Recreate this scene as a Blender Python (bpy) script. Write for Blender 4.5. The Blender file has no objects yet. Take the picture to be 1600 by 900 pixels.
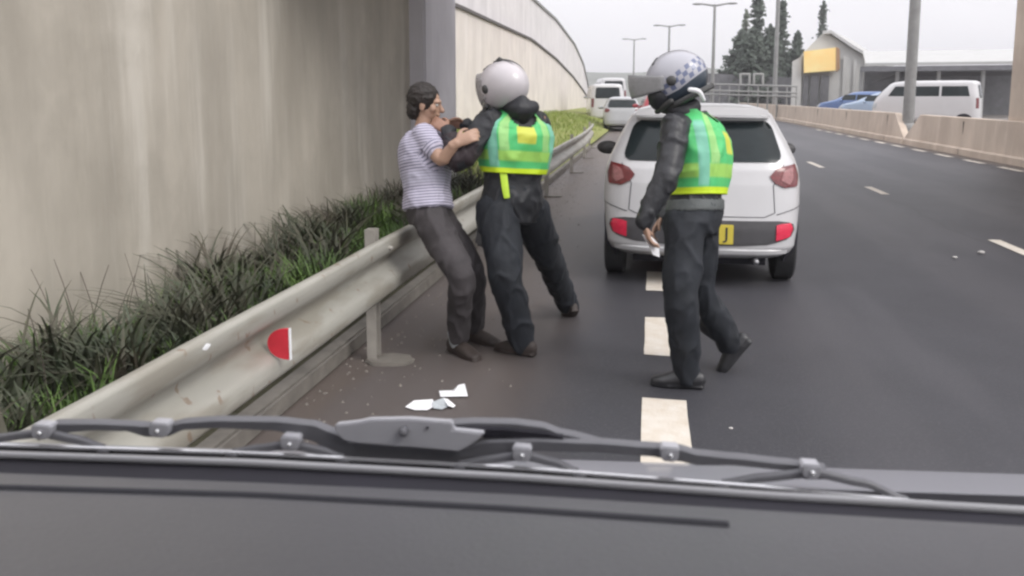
import bpy, bmesh, math, random
import numpy as np
from mathutils import Vector, Matrix, noise
R = math.radians
rnd = random.Random(7)
SC = bpy.context.scene
COL = SC.collection
# ------------------------------------------------------------------ camera
EYE = Vector((0, 0, 1.58)); YAW = R(9.9); PIT = R(7.0); F = 1250.0; SH = -146.5
CF = Vector((-math.sin(YAW)*math.cos(PIT), math.cos(YAW)*math.cos(PIT), -math.sin(PIT)))
CR = Vector((math.cos(YAW), math.sin(YAW), 0)); CU = CR.cross(CF)
cam_d = bpy.data.cameras.new('camera'); cam = bpy.data.objects.new('camera', cam_d); COL.objects.link(cam)
cam.matrix_world = Matrix((( CR.x, CU.x, -CF.x, EYE.x), (CR.y, CU.y, -CF.y, EYE.y), (CR.z, CU.z, -CF.z, EYE.z), (0, 0, 0, 1)))
cam_d.sensor_width = 36; cam_d.lens = 36*F/1600; cam_d.shift_y = SH/1600
cam_d.clip_start = 0.02; cam_d.clip_end = 3000
cam_d.dof.use_dof = True; cam_d.dof.focus_distance = 5.6; cam_d.dof.aperture_fstop = 9
SC.camera = cam
# ------------------------------------------------------------------ sky, sun, exposure (overcast daylight)
SUN_EL, SUN_ROT = R(42), R(118)
w = bpy.data.worlds.new("World"); SC.world = w; w.use_nodes = True
nt = w.node_tree; bg = nt.nodes['Background']
sky = nt.nodes.new('ShaderNodeTexSky'); sky.sky_type = 'NISHITA'; sky.sun_disc = False
sky.sun_elevation = SUN_EL; sky.sun_rotation = SUN_ROT; sky.dust_density = 4; sky.air_density = 1.2
hs = nt.nodes.new('ShaderNodeHueSaturation'); hs.inputs['Saturation'].default_value = .25
nt.links.new(sky.outputs[0], hs.inputs['Color'])
tc = nt.nodes.new('ShaderNodeTexCoord'); mp = nt.nodes.new('ShaderNodeMapping'); mp.inputs['Scale'].default_value = (1, 1, 3)
nz = nt.nodes.new('ShaderNodeTexNoise'); nz.inputs['Scale'].default_value = 1.6; nz.inputs['Detail'].default_value = 4
nt.links.new(tc.outputs['Generated'], mp.inputs[0]); nt.links.new(mp.outputs[0], nz.inputs['Vector'])
cr = nt.nodes.new('ShaderNodeValToRGB'); cr.color_ramp.elements[0].position = .3; cr.color_ramp.elements[1].position = .75
cr.color_ramp.elements[0].color = (7.4, 7.4, 7.75, 1); cr.color_ramp.elements[1].color = (8.6, 8.35, 8.7, 1)
nt.links.new(nz.outputs[0], cr.inputs[0])
mx = nt.nodes.new('ShaderNodeMix'); mx.data_type = 'RGBA'; mx.inputs[0].default_value = .88
nt.links.new(hs.outputs[0], mx.inputs[6]); nt.links.new(cr.outputs[0], mx.inputs[7])
se = nt.nodes.new('ShaderNodeSeparateXYZ'); nt.links.new(tc.outputs['Generated'], se.inputs[0])
el = nt.nodes.new('ShaderNodeMapRange'); nt.links.new(se.outputs[2], el.inputs[0]); el.inputs[1].default_value = .12; el.inputs[2].default_value = 1; el.inputs[3].default_value = 1.34; el.inputs[4].default_value = 2.6
vs_ = nt.nodes.new('ShaderNodeVectorMath'); vs_.operation = 'SCALE'; nt.links.new(mx.outputs[2], vs_.inputs[0]); nt.links.new(el.outputs[0], vs_.inputs['Scale'])
nt.links.new(vs_.outputs[0], bg.inputs[0]); bg.inputs[1].default_value = .105
sl = bpy.data.lights.new('sun', 'SUN'); sl.energy = 1.4; sl.angle = R(25); sl.color = (1, .96, .9)
so = bpy.data.objects.new('sun', sl); COL.objects.link(so); so.location = (0, 0, 20)
so.rotation_euler = Vector((math.cos(SUN_EL)*math.sin(SUN_ROT), math.cos(SUN_EL)*math.cos(SUN_ROT), math.sin(SUN_EL))).to_track_quat('Z', 'Y').to_euler()
SC.view_settings.view_transform = 'Standard'; SC.view_settings.look = 'None'; SC.view_settings.gamma = 1
SC.view_settings.use_curve_mapping = False; SC.view_settings.exposure = 0
SC.cycles.filter_width = 2.5

# ------------------------------------------------------------------ pixel -> place helpers (1600x900 photograph)
def ray(px, py): return CF + CR*((px-800)/F) + CU*((450-py+SH)/F)
def WD(px, py, d): return EYE + ray(px, py)*d
def G(px, py, z=0.0):
    r = ray(px, py); return EYE + r*((z-EYE.z)/r.z)
def WX(px, py, X):
    r = ray(px, py); return EYE + r*(X/r.x)
def WY(px, py, Y):
    r = ray(px, py); return EYE + r*(Y/r.y)
# ------------------------------------------------------------------ materials
def s2l(c):
    return tuple((x/255/12.92 if x/255 <= .04045 else ((x/255+.055)/1.055)**2.4) for x in c)
def mat(name, col, rough=.7, var=.15, scale=6, metal=0, bump=0, bscale=40, stretch=(1, 1, 1), spec=.5, col2=None, coat=0, detail=5):
    m = bpy.data.materials.new(name); m.use_nodes = True; n = m.node_tree.nodes; l = m.node_tree.links
    b = n['Principled BSDF']; b.inputs['Roughness'].default_value = rough; b.inputs['Metallic'].default_value = metal
    b.inputs['Specular IOR Level'].default_value = spec; b.inputs['Coat Weight'].default_value = coat; b.inputs['Coat Roughness'].default_value = .08
    t = n.new('ShaderNodeTexCoord'); mm = n.new('ShaderNodeMapping'); mm.inputs['Scale'].default_value = stretch
    l.new(t.outputs['Object'], mm.inputs[0])
    z = n.new('ShaderNodeTexNoise'); z.inputs['Scale'].default_value = scale; z.inputs['Detail'].default_value = detail; z.inputs['Roughness'].default_value = .6
    l.new(mm.outputs[0], z.inputs['Vector'])
    rp = n.new('ShaderNodeValToRGB'); rp.color_ramp.elements[0].position = .3; rp.color_ramp.elements[1].position = .7
    c1 = col2 if col2 else tuple(c*(1-var) for c in col); c2 = col if col2 else tuple(min(1, c*(1+var)) for c in col)
    rp.color_ramp.elements[0].color = (*c1, 1); rp.color_ramp.elements[1].color = (*c2, 1)
    l.new(z.outputs[0], rp.inputs[0]); l.new(rp.outputs[0], b.inputs['Base Color'])
    if bump:
        z2 = n.new('ShaderNodeTexNoise'); z2.inputs['Scale'].default_value = bscale; z2.inputs['Detail'].default_value = 4
        l.new(mm.outputs[0], z2.inputs['Vector'])
        bp = n.new('ShaderNodeBump'); bp.inputs['Strength'].default_value = bump; bp.inputs['Distance'].default_value = .01
        l.new(z2.outputs[0], bp.inputs['Height']); l.new(bp.outputs[0], b.inputs['Normal'])
    return m
def mathn(nt, op, a, b=None, c=None):
    q = nt.nodes.new('ShaderNodeMath'); q.operation = op
    for i, v in enumerate((a, b, c)):
        if v is None: continue
        if isinstance(v, (int, float)): q.inputs[i].default_value = v
        else: nt.links.new(v, q.inputs[i])
    return q.outputs[0]
def band(nt, x, lo, hi, soft=.01):
    a = nt.nodes.new('ShaderNodeMapRange'); a.interpolation_type = 'SMOOTHSTEP'; nt.links.new(x, a.inputs[0]); a.inputs[1].default_value = lo-soft; a.inputs[2].default_value = lo+soft
    b = nt.nodes.new('ShaderNodeMapRange'); b.interpolation_type = 'SMOOTHSTEP'; nt.links.new(x, b.inputs[0]); b.inputs[1].default_value = hi-soft; b.inputs[2].default_value = hi+soft
    return mathn(nt, 'SUBTRACT', a.outputs[0], b.outputs[0])
def mixc(nt, fac, a, b):
    q = nt.nodes.new('ShaderNodeMix'); q.data_type = 'RGBA'; nt.links.new(fac, q.inputs[0])
    for i, v in ((6, a), (7, b)):
        if isinstance(v, tuple): q.inputs[i].default_value = (*v, 1)
        else: nt.links.new(v, q.inputs[i])
    return q.outputs[2]
def attrs(m):
    a = m.node_tree.nodes.new('ShaderNodeAttribute'); a.attribute_name = 'uvw'
    s = m.node_tree.nodes.new('ShaderNodeSeparateXYZ'); m.node_tree.links.new(a.outputs['Vector'], s.inputs[0]); return s
def coords(m, kind='Object'):
    t = m.node_tree.nodes.new('ShaderNodeTexCoord'); s = m.node_tree.nodes.new('ShaderNodeSeparateXYZ'); m.node_tree.links.new(t.outputs[kind], s.inputs[0]); return t, s
def noisen(m, vec, scale, stretch=(1, 1, 1), detail=5):
    mm = m.node_tree.nodes.new('ShaderNodeMapping'); mm.inputs['Scale'].default_value = stretch; m.node_tree.links.new(vec, mm.inputs[0])
    z = m.node_tree.nodes.new('ShaderNodeTexNoise'); z.inputs['Scale'].default_value = scale; z.inputs['Detail'].default_value = detail; z.inputs['Roughness'].default_value = .62
    m.node_tree.links.new(mm.outputs[0], z.inputs['Vector']); return z.outputs[0]
def basecol(m):
    b = m.node_tree.nodes['Principled BSDF']; return b.inputs['Base Color'].links[0].from_socket, b.inputs['Base Color']

M = {}
M['white_paint'] = mat('white_paint', (.58, .575, .585), .3, .03, 3, coat=.6)
M['silver_paint'] = mat('silver_paint', (.42, .43, .45), .35, .04, 3, coat=.6)
M['red_paint'] = mat('red_paint', (.42, .03, .05), .35, .08, 3, coat=.6)
M['blue_paint'] = mat('blue_paint', (.10, .17, .36), .35, .08, 3, coat=.6)
M['pale_blue_paint'] = mat('pale_blue_paint', (.33, .42, .55), .35, .06, 3, coat=.6)
M['car_glass'] = mat('car_glass', (.014, .020, .022), .15, .35, 2.5, spec=.28)
M['black_plastic'] = mat('black_plastic', (.06, .058, .06), .5, .15, 12, bump=.1, bscale=200)
M['grey_plastic'] = mat('grey_plastic', (.075, .073, .078), .5, .1, 12, bump=.1, bscale=200)
M['red_lens'] = mat('red_lens', (.15, .015, .018), .3, .3, 30, coat=.8)
M['pink_lens'] = mat('pink_lens', (.32, .13, .13), .2, .2, 30, coat=.8)
M['red_reflector'] = mat('red_reflector', (.75, .03, .08), .25, .1, 40, coat=.5)
M['rail_reflector'] = mat('rail_reflector', (.70, .03, .055), .35, .06, 40)
M['yellow_plate'] = mat('yellow_plate', (.68, .56, .08), .4, .05, 10)
M['tyre'] = mat('tyre', (.022, .022, .024), .8, .2, 20, bump=.3)
M['rim_metal'] = mat('rim_metal', (.3, .3, .31), .35, .1, 10, metal=.7)
M['galvanised'] = mat('galvanised', (.38, .37, .33), .5, .12, 3, stretch=(1, .35, 3), bump=.12, bscale=12, metal=.12)
M['galv_post'] = mat('galv_post', (.34, .32, .29), .55, .18, 7, bump=.2)
M['kerb'] = mat('kerb', (.19, .175, .155), .85, .25, 5, bump=.5, bscale=30)
M['black_jacket'] = mat('black_jacket', (.015, .016, .020), .55, .35, 5, bump=.35, bscale=25, spec=.5)
M['leather'] = mat('leather', (.022, .023, .027), .45, .3, 6, bump=.5, bscale=22)
M['maroon_sleeve'] = mat('maroon_sleeve', (.026, .017, .021), .7, .3, 6, bump=.4, bscale=25)
M['navy_trousers'] = mat('navy_trousers', (.014, .017, .023), .75, .3, 5, bump=.4, bscale=20)
M['grey_trousers'] = mat('grey_trousers', (.052, .046, .049), .8, .25, 5, bump=.5, bscale=20)
M['belt_fabric'] = mat('belt_fabric', (.10, .11, .11), .6, .2, 8, bump=.3)
M['boot'] = mat('boot', (.022, .022, .025), .4, .3, 12, bump=.2, spec=.6)
M['boot_brown'] = mat('boot_brown', (.045, .034, .03), .6, .3, 12, bump=.2)
M['skin'] = mat('skin', (.30, .165, .115), .5, .1, 10, bump=.1, bscale=80)
M['skin_pale'] = mat('skin_pale', (.40, .25, .18), .5, .1, 10, bump=.1, bscale=80)
M['hair'] = mat('hair', (.018, .013, .011), .6, .4, 30, bump=.8, bscale=60, stretch=(1, 1, .3))
M['eye'] = mat('eye', (.6, .58, .55), .2, .05, 5)
M['lime'] = mat('lime', (.50, .72, .05), .6, .08, 20)
M['hood_paint'] = mat('hood_paint', (.27, .27, .30), .42, .04, 2, coat=.3)
M['wiper'] = mat('wiper', (.125, .125, .138), .42, .12, 9, bump=.05, bscale=60, spec=.5)
M['wiper_plate'] = mat('wiper_plate', (.40, .40, .43), .45, .06, 9, bump=.05)
M['steel_spine'] = mat('steel_spine', (.72, .72, .74), .22, .06, 20, metal=.85)
M['rubber'] = mat('rubber', (.02, .02, .022), .2, .2, 4, spec=1.0, coat=1)
M['rubber_dull'] = mat('rubber_dull', (.012, .011, .018), .8, .2, 10)
M['seal'] = mat('seal', (.26, .26, .275), .3, .1, 3, coat=.5)
M['seam'] = mat('seam', (.03, .03, .038), .7, .1, 5)
M['paper'] = mat('paper', (.82, .82, .84), .8, .04, 20, bump=.2, bscale=30)
M['paper_grey'] = mat('paper_grey', (.42, .45, .47), .7, .1, 20, bump=.2, bscale=30)
M['line_paint'] = mat('line_paint', (.70, .66, .60), .75, .1, 9, col2=(.60, .53, .44), bump=.3, bscale=60)
M['dash'] = mat('dash', (.088, .088, .098), .42, .06, 3, bump=.2, bscale=260, spec=1.0)
M['bark'] = mat('bark', (.12, .10, .085), .9, .3, 8, bump=.5)
M['conifer'] = mat('conifer', (.075, .095, .075), .8, .35, .9, bump=.2)
M['conifer_pale'] = mat('conifer_pale', (.10, .12, .085), .8, .3, .9, bump=.2)
M['pole_metal'] = mat('pole_metal', (.27, .27, .265), .6, .15, 3, metal=.2)
M['building_wall'] = mat('building_wall', (.50, .50, .485), .8, .07, 1, bump=.2, bscale=5)
M['building_dark'] = mat('building_dark', (.14, .14, .15), .8, .2, 2)
M['roof_sheet'] = mat('roof_sheet', (.46, .46, .45), .6, .06, 1)
M['sign_yellow'] = mat('sign_yellow', (.85, .55, .18), .5, .06, .6, col2=(.85, .68, .30))
M['sign_edge'] = mat('sign_edge', (.28, .16, .08), .6, .1, 5)
M['fence_grey'] = mat('fence_grey', (.30, .30, .29), .7, .1, 3)
M['hill'] = mat('hill', (.16, .17, .15), .9, .25, .05)
M['stone'] = mat('stone', (.5, .48, .46), .8, .1, 20)
M['stone_dull'] = mat('stone_dull', (.20, .18, .16), .9, .3, 30)
M['blue_cloth'] = mat('blue_cloth', (.12, .16, .22), .7, .2, 10)

m = M['galvanised']; n = m.node_tree
t = n.nodes.new('ShaderNodeTexCoord'); bs = n.nodes['Principled BSDF'].inputs['Base Color']; src = bs.links[0].from_socket
def _nz(sc, st):
    mm = n.nodes.new('ShaderNodeMapping'); mm.inputs['Scale'].default_value = st; n.links.new(t.outputs['Object'], mm.inputs[0]); z = n.nodes.new('ShaderNodeTexNoise'); z.inputs['Scale'].default_value = sc; z.inputs['Detail'].default_value = 7; n.links.new(mm.outputs[0], z.inputs['Vector']); return z.outputs[0]
c = mixc(n, mathn(n, 'MULTIPLY', band(n, _nz(3.0, (1, .5, 2.5)), .54, 5, .07), .55), src, (.24, .215, .17))
c = mixc(n, mathn(n, 'MULTIPLY', band(n, _nz(14.0, (1, 1, .6)), .66, 5, .03), .6), c, (.20, .12, .07)); n.links.new(c, bs)
# concrete of the abutment: pale warm grey with long vertical weather streaks
def concrete(name, base, dark, pale, streak=.55, mossy=0):
    m = mat(name, base, .85, .12, 1.2, bump=.35, bscale=14, stretch=(1, 1, .6)); n = m.node_tree
    src, dst = basecol(m); t, s = coords(m)
    a = noisen(m, t.outputs['Object'], .9, (1, 1.1, .22), 6); f = band(n, a, .54, 5, .16); f = mathn(n, 'MULTIPLY', f, streak)
    c = mixc(n, f, src, dark)
    b = noisen(m, t.outputs['Object'], 1.7, (1, 1.4, .12), 5); g = band(n, b, .60, 5, .09); g = mathn(n, 'MULTIPLY', g, .55)
    c = mixc(n, g, c, pale)
    d = noisen(m, t.outputs['Object'], .8, (1, 1, 1), 6); h = band(n, d, .56, 5, .08); h = mathn(n, 'MULTIPLY', h, .3)
    c = mixc(n, h, c, dark)
    n.links.new(c, dst); return m
M['concrete'] = concrete('concrete', (.49, .45, .385), (.27, .245, .205), (.64, .605, .54), .6)
M['concrete_cool'] = concrete('concrete_cool', (.66, .64, .68), (.54, .52, .56), (.72, .70, .74), .35)
M['concrete_pink'] = concrete('concrete_pink', (.72, .665, .62), (.58, .53, .50), (.78, .73, .70), .35)
M['concrete_upper'] = concrete('concrete_upper', (.70, .675, .675), (.58, .56, .56), (.76, .74, .74), .35)
M['concrete_warm'] = concrete('concrete_warm', (.56, .47, .39), (.40, .32, .26), (.66, .57, .49), .5)
M['joint'] = mat('joint', (.12, .11, .11), .9, .2, 5)

# asphalt: grey carriageway, brown dusty shoulder on the left, faint tyre polish
m = M['asphalt'] = mat('asphalt', (.048, .048, .056), .55, .12, 1.3, bump=.35, bscale=120, spec=.45)
n = m.node_tree; src, dst = basecol(m); t, s = coords(m)
g1 = noisen(m, t.outputs['Object'], 55, (1, 1, 1), 3); c = mixc(n, mathn(n, 'MULTIPLY', band(n, g1, .60, 5, .05), .35), src, (.12, .115, .12))
g2 = noisen(m, t.outputs['Object'], 1.1, (1, .35, 1), 5)
e = n.nodes.new('ShaderNodeMapRange'); e.interpolation_type = 'SMOOTHSTEP'; n.links.new(mathn(n, 'ADD', s.outputs[0], mathn(n, 'MULTIPLY', g2, .8)), e.inputs[0]); e.inputs[1].default_value = .15; e.inputs[2].default_value = -.75
c = mixc(n, mathn(n, 'MULTIPLY', e.outputs[0], .85), c, (.125, .10, .085))
g3 = noisen(m, t.outputs['Object'], .7, (1, .2, 1), 4); c = mixc(n, mathn(n, 'MULTIPLY', band(n, g3, .55, 5, .08), .35), c, (.095, .092, .102))
e2 = n.nodes.new('ShaderNodeMapRange'); e2.interpolation_type = 'SMOOTHSTEP'; n.links.new(mathn(n, 'ADD', s.outputs[0], mathn(n, 'MULTIPLY', g2, .3)), e2.inputs[0]); e2.inputs[1].default_value = 7.75; e2.inputs[2].default_value = 8.2
c = mixc(n, mathn(n, 'MULTIPLY', e2.outputs[0], .8), c, (.15, .12, .10))
# tyre-polished wheel tracks and a few wandering tar seams
for xc in (1.15, 2.75, 4.75, 6.35): c = mixc(n, mathn(n, 'MULTIPLY', band(n, mathn(n, 'ADD', s.outputs[0], mathn(n, 'MULTIPLY', g3, .5)), xc-.05, xc+.45, .18), .22), c, (.105, .10, .108))
wv = noisen(m, t.outputs['Object'], .55, (1, .5, 1), 3); sx_ = mathn(n, 'ADD', s.outputs[0], mathn(n, 'MULTIPLY', wv, .9))
for xc in (4.02, 6.9): c = mixc(n, mathn(n, 'MULTIPLY', band(n, sx_, xc, xc+.035, .008), .45), c, (.03, .03, .033))
n.links.new(c, dst)
M['ground'] = mat('ground', (.13, .13, .09), .95, .25, .4, col2=(.17, .15, .12))
M['soil'] = mat('soil', (.07, .065, .04), .95, .3, 4, bump=.8)
M['verge_grass'] = mat('verge_grass', (.19, .24, .055), .9, .2, 1.4, col2=(.28, .27, .09), bump=.8, bscale=20)
M['blade'] = mat('blade', (.15, .25, .055), .65, .3, 2.8, col2=(.05, .095, .028))
M['blade_dark'] = mat('blade_dark', (.06, .085, .05), .65, .3, 2.2, col2=(.10, .08, .06))
M['blade_lime'] = mat('blade_lime', (.26, .31, .07), .8, .3, 2.2, col2=(.18, .25, .05))
M['apron'] = mat('apron', (.22, .20, .19), .85, .15, 1, bump=.2)
# striped shirt
m = M['striped_shirt'] = mat('striped_shirt', (.52, .49, .60), .8, .08, 8, bump=.25, bscale=30); n = m.node_tree; src, dst = basecol(m); a = attrs(m)
fr = mathn(n, 'FRACT', mathn(n, 'MULTIPLY', a.outputs[1], 30.0)); c = mixc(n, band(n, fr, .12, .52, .06), src, (.17, .17, .23))
c = mixc(n, mathn(n, 'MULTIPLY', band(n, a.outputs[1], .30, .45, .02), .55), c, (.42, .41, .50)); n.links.new(c, dst)
# hi-vis vest: green, lime hem and shoulder bands, yellow back panel, silver-blue tape
def vest_mat(name, panel_x):
    m = mat(name, (.07, .55, .20), .55, .08, 7, bump=.3, bscale=18, col2=(.10, .50, .14)); n = m.node_tree; src, dst = basecol(m); a = attrs(m); X, Y = a.outputs[0], a.outputs[1]
    c = mixc(n, band(n, Y, .20, .36, .02), src, (.33, .62, .12))
    c = mixc(n, mathn(n, 'MULTIPLY', band(n, mathn(n, 'ABSOLUTE', X), .42, .66, .015), band(n, Y, .36, 2, .02)), c, (.30, .60, .20))
    c = mixc(n, mathn(n, 'MULTIPLY', band(n, mathn(n, 'ABSOLUTE', X), .70, .92, .015), band(n, Y, .1, .85, .03)), c, (.20, .52, .38))
    c = mixc(n, mathn(n, 'MULTIPLY', band(n, X, panel_x-.2, panel_x+.2, .012), band(n, Y, .48, .74, .02)), c, (.58, .62, .08))
    c = mixc(n, band(n, Y, -.5, .085, .01), c, (.58, .78, .02))
    n.links.new(c, dst); return m
M['vest_a'] = vest_mat('vest_a', .0); M['vest_b'] = vest_mat('vest_b', .15)
# helmet shell with blue and white checker band
m = M['helmet_check'] = mat('helmet_check', (.40, .40, .44), .3, .05, 5, coat=.4); n = m.node_tree; src, dst = basecol(m); a = attrs(m)
ck = n.nodes.new('ShaderNodeTexChecker'); ck.inputs['Scale'].default_value = 1; ck.inputs[1].default_value = (1, 1, 1, 1); ck.inputs[2].default_value = (0, 0, 0, 1)
vm = n.nodes.new('ShaderNodeCombineXYZ'); n.links.new(mathn(n, 'MULTIPLY', a.outputs[0], 42), vm.inputs[0]); n.links.new(mathn(n, 'MULTIPLY', a.outputs[1], 42), vm.inputs[1]); vm.inputs[2].default_value = .5
n.links.new(vm.outputs[0], ck.inputs[0])
c = mixc(n, mathn(n, 'MULTIPLY', mathn(n, 'MULTIPLY', ck.outputs[1], band(n, a.outputs[1], -.048, .024, .001)), .8), src, (.06, .09, .20))
c = mixc(n, band(n, a.outputs[1], -.5, -.056, .001), c, (.035, .05, .07)); n.links.new(c, dst)
M['helmet_white'] = mat('helmet_white', (.52, .49, .51), .35, .05, 5, coat=.4)
M['helmet_black'] = mat('helmet_black', (.05, .05, .05), .4, .1, 5)
def visor_mat(name, col, tr):
    m = bpy.data.materials.new(name); m.use_nodes = True; n = m.node_tree; b = n.nodes['Principled BSDF']; b.inputs['Roughness'].default_value = .25
    z = n.nodes.new('ShaderNodeTexNoise'); z.inputs['Scale'].default_value = 12; rp = n.nodes.new('ShaderNodeValToRGB')
    rp.color_ramp.elements[0].color = (*[c*.8 for c in col], 1); rp.color_ramp.elements[1].color = (*[c*1.2 for c in col], 1)
    n.links.new(z.outputs[0], rp.inputs[0]); n.links.new(rp.outputs[0], b.inputs['Base Color'])
    t = n.nodes.new('ShaderNodeBsdfTransparent'); mxs = n.nodes.new('ShaderNodeMixShader'); mxs.inputs[0].default_value = tr
    n.links.new(b.outputs[0], mxs.inputs[1]); n.links.new(t.outputs[0], mxs.inputs[2]); n.links.new(mxs.outputs[0], n.nodes['Material Output'].inputs[0]); return m
M['visor'] = visor_mat('visor', (.33, .33, .335), .30); M['visor_clear'] = visor_mat('visor_clear', (.40, .38, .38), .35)
m = M['clear_pane'] = bpy.data.materials.new('clear_pane'); m.use_nodes = True; m.node_tree.nodes.remove(m.node_tree.nodes['Principled BSDF'])
t = m.node_tree.nodes.new('ShaderNodeBsdfTransparent'); t.inputs[0].default_value = (1, 1, 1, 1); m.node_tree.links.new(t.outputs[0], m.node_tree.nodes['Material Output'].inputs[0])

# ------------------------------------------------------------------ mesh helpers
class MB:
    def __init__(s): s.v = []; s.f = []
    def add(s, vs, fs):
        o = len(s.v); s.v += [tuple(v) for v in vs]; s.f += [tuple(i+o for i in f) for f in fs]; return o
    def box(s, lo, hi, mw=None):
        x0, y0, z0 = lo; x1, y1, z1 = hi
        vs = [Vector(p) for p in ((x0, y0, z0), (x1, y0, z0), (x1, y1, z0), (x0, y1, z0), (x0, y0, z1), (x1, y0, z1), (x1, y1, z1), (x0, y1, z1))]
        if mw is not None: vs = [mw @ v for v in vs]
        s.add(vs, [(0, 3, 2, 1), (4, 5, 6, 7), (0, 1, 5, 4), (1, 2, 6, 5), (2, 3, 7, 6), (3, 0, 4, 7)]); return s
    def grid(s, rows, closed=False, cap=False):
        n = len(rows[0]); o = len(s.v)
        for r in rows: s.v += [tuple(p) for p in r]
        for i in range(len(rows)-1):
            for j in range(n if closed else n-1):
                a = o+i*n+j; b = o+i*n+(j+1) % n; s.f.append((a, b, b+n, a+n))
        if cap:
            s.f.append(tuple(o+j for j in range(n-1, -1, -1))); e = o+(len(rows)-1)*n; s.f.append(tuple(e+j for j in range(n)))
        return s
    def tube(s, pts, rad, seg=14, side=None, smooth=3, capround=True):
        P, Q = catmull([Vector(p) for p in pts], [(r, r) if not isinstance(r, tuple) else r for r in (rad if isinstance(rad, list) else [rad]*len(pts))], smooth)
        rows = []; prev = Vector(side).normalized() if side is not None else None
        n = len(P)
        for i in range(n):
            d = (P[min(i+1, n-1)]-P[max(i-1, 0)])
            d = d.normalized() if d.length > 1e-9 else Vector((0, 0, 1))
            if prev is None: prev = d.orthogonal().normalized()
            a = (prev-d*prev.dot(d)); a = a.normalized() if a.length > 1e-6 else d.orthogonal().normalized()
            if side is None: prev = a
            b = d.cross(a)
            if i == 0 and capround:
                for q in (.999, .75, .4): 
                    k = math.sqrt(max(0, 1-q*q)); rows.append([P[0]-d*min(Q[0])*q+a*Q[0][0]*k*math.cos(t)+b*Q[0][1]*k*math.sin(t) for t in [2*math.pi*j/seg for j in range(seg)]])
            rows.append([P[i]+a*Q[i][0]*math.cos(t)+b*Q[i][1]*math.sin(t) for t in [2*math.pi*j/seg for j in range(seg)]])
            if i == n-1 and capround:
                for q in (.4, .75, .999):
                    k = math.sqrt(max(0, 1-q*q)); rows.append([P[i]+d*min(Q[i])*q+a*Q[i][0]*k*math.cos(t)+b*Q[i][1]*k*math.sin(t) for t in [2*math.pi*j/seg for j in range(seg)]])
        s.grid(rows, closed=True, cap=True); return s
    def ellipsoid(s, c, r, ax=None, seg=18, rings=12):
        ax = ax or Matrix.Identity(3); rows = []
        for i in range(rings+1):
            ph = -math.pi/2+math.pi*(i+.02*(i == 0)-.02*(i == rings))/rings
            rows.append([Vector(c)+ax @ Vector((r[0]*math.cos(ph)*math.cos(t), r[1]*math.cos(ph)*math.sin(t), r[2]*math.sin(ph))) for t in [2*math.pi*j/seg for j in range(seg)]])
        s.grid(rows, closed=True, cap=True); return s
    def prism(s, poly, a, b):   # poly: list of points, extruded by vector from a to b offsets
        a = Vector(a); b = Vector(b); n = len(poly)
        s.add([Vector(p)+a for p in poly]+[Vector(p)+b for p in poly], [tuple(range(n-1, -1, -1)), tuple(range(n, 2*n))]+[(i, (i+1) % n, (i+1) % n+n, i+n) for i in range(n)]); return s
def catmull(P, Q, k):
    if k <= 1 or len(P) < 3: return P, Q
    oP, oQ = [], []
    for i in range(len(P)-1):
        p0, p1, p2, p3 = P[max(i-1, 0)], P[i], P[i+1], P[min(i+2, len(P)-1)]
        for j in range(k):
            t = j/k
            oP.append(.5*((2*p1)+(p2-p0)*t+(2*p0-5*p1+4*p2-p3)*t*t+(3*p1-p0-3*p2+p3)*t**3))
            tt = t*t*(3-2*t); oQ.append(tuple(Q[i][m]*(1-tt)+Q[i+1][m]*tt for m in (0, 1)))
    oP.append(P[-1]); oQ.append(Q[-1]); return oP, oQ
def mesh_of(mb, name, m, smooth=True, bevel=0, auto=35):
    me = bpy.data.meshes.new(name); me.from_pydata(mb.v, [], mb.f); me.validate(); 
    bm = bmesh.new(); bm.from_mesh(me); bmesh.ops.recalc_face_normals(bm, faces=bm.faces)
    if bevel:
        es = [e for e in bm.edges if len(e.link_faces) == 2 and e.calc_face_angle(0) > R(40)]
        bmesh.ops.bevel(bm, geom=es, offset=bevel, segments=2, affect='EDGES', clamp_overlap=True)
    bm.to_mesh(me); bm.free()
    if smooth:
        me.polygons.foreach_set('use_smooth', [True]*len(me.polygons))
        if auto: me.set_sharp_from_angle(angle=R(auto))
    me.materials.append(m); return me
def link(name, me, parent=None):
    o = bpy.data.objects.new(name, me); COL.objects.link(o)
    if parent is not None: o.parent = parent
    return o
def obj(name, mb, m, parent=None, local=False, **kw):
    """mesh object; vertices are given in the world unless local, and rebased to the thing"""
    if parent is not None and not local:
        inv = wm(parent).inverted(); mb.v = [tuple(inv @ Vector(v)) for v in mb.v]
    return link(name, mesh_of(mb, name, m, **kw), parent)
def wm(o):
    m = o.matrix_basis.copy()
    return wm(o.parent) @ m if o.parent else m
def tag(o, label, cat, group=None, kind=None):
    o['label'] = label; o['category'] = cat
    if group: o['group'] = group
    if kind: o['kind'] = kind
    return o
def thing(name, label, cat, loc=(0, 0, 0), rz=0, group=None):
    o = bpy.data.objects.new(name, None); o.location = loc; o.rotation_euler = (0, 0, rz); o.empty_display_size = .2; COL.objects.link(o)
    return tag(o, label, cat, group)
def struct(name, mb, m, **kw):
    o = obj(name, mb, m, **kw); o['kind'] = 'structure'; return o
def copy_tree(o, parent=None):
    c = o.copy(); COL.objects.link(c)
    if parent is not None: c.parent = parent
    for ch in [x for x in bpy.data.objects if x.parent == o]: copy_tree(ch, c)
    return c
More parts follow.
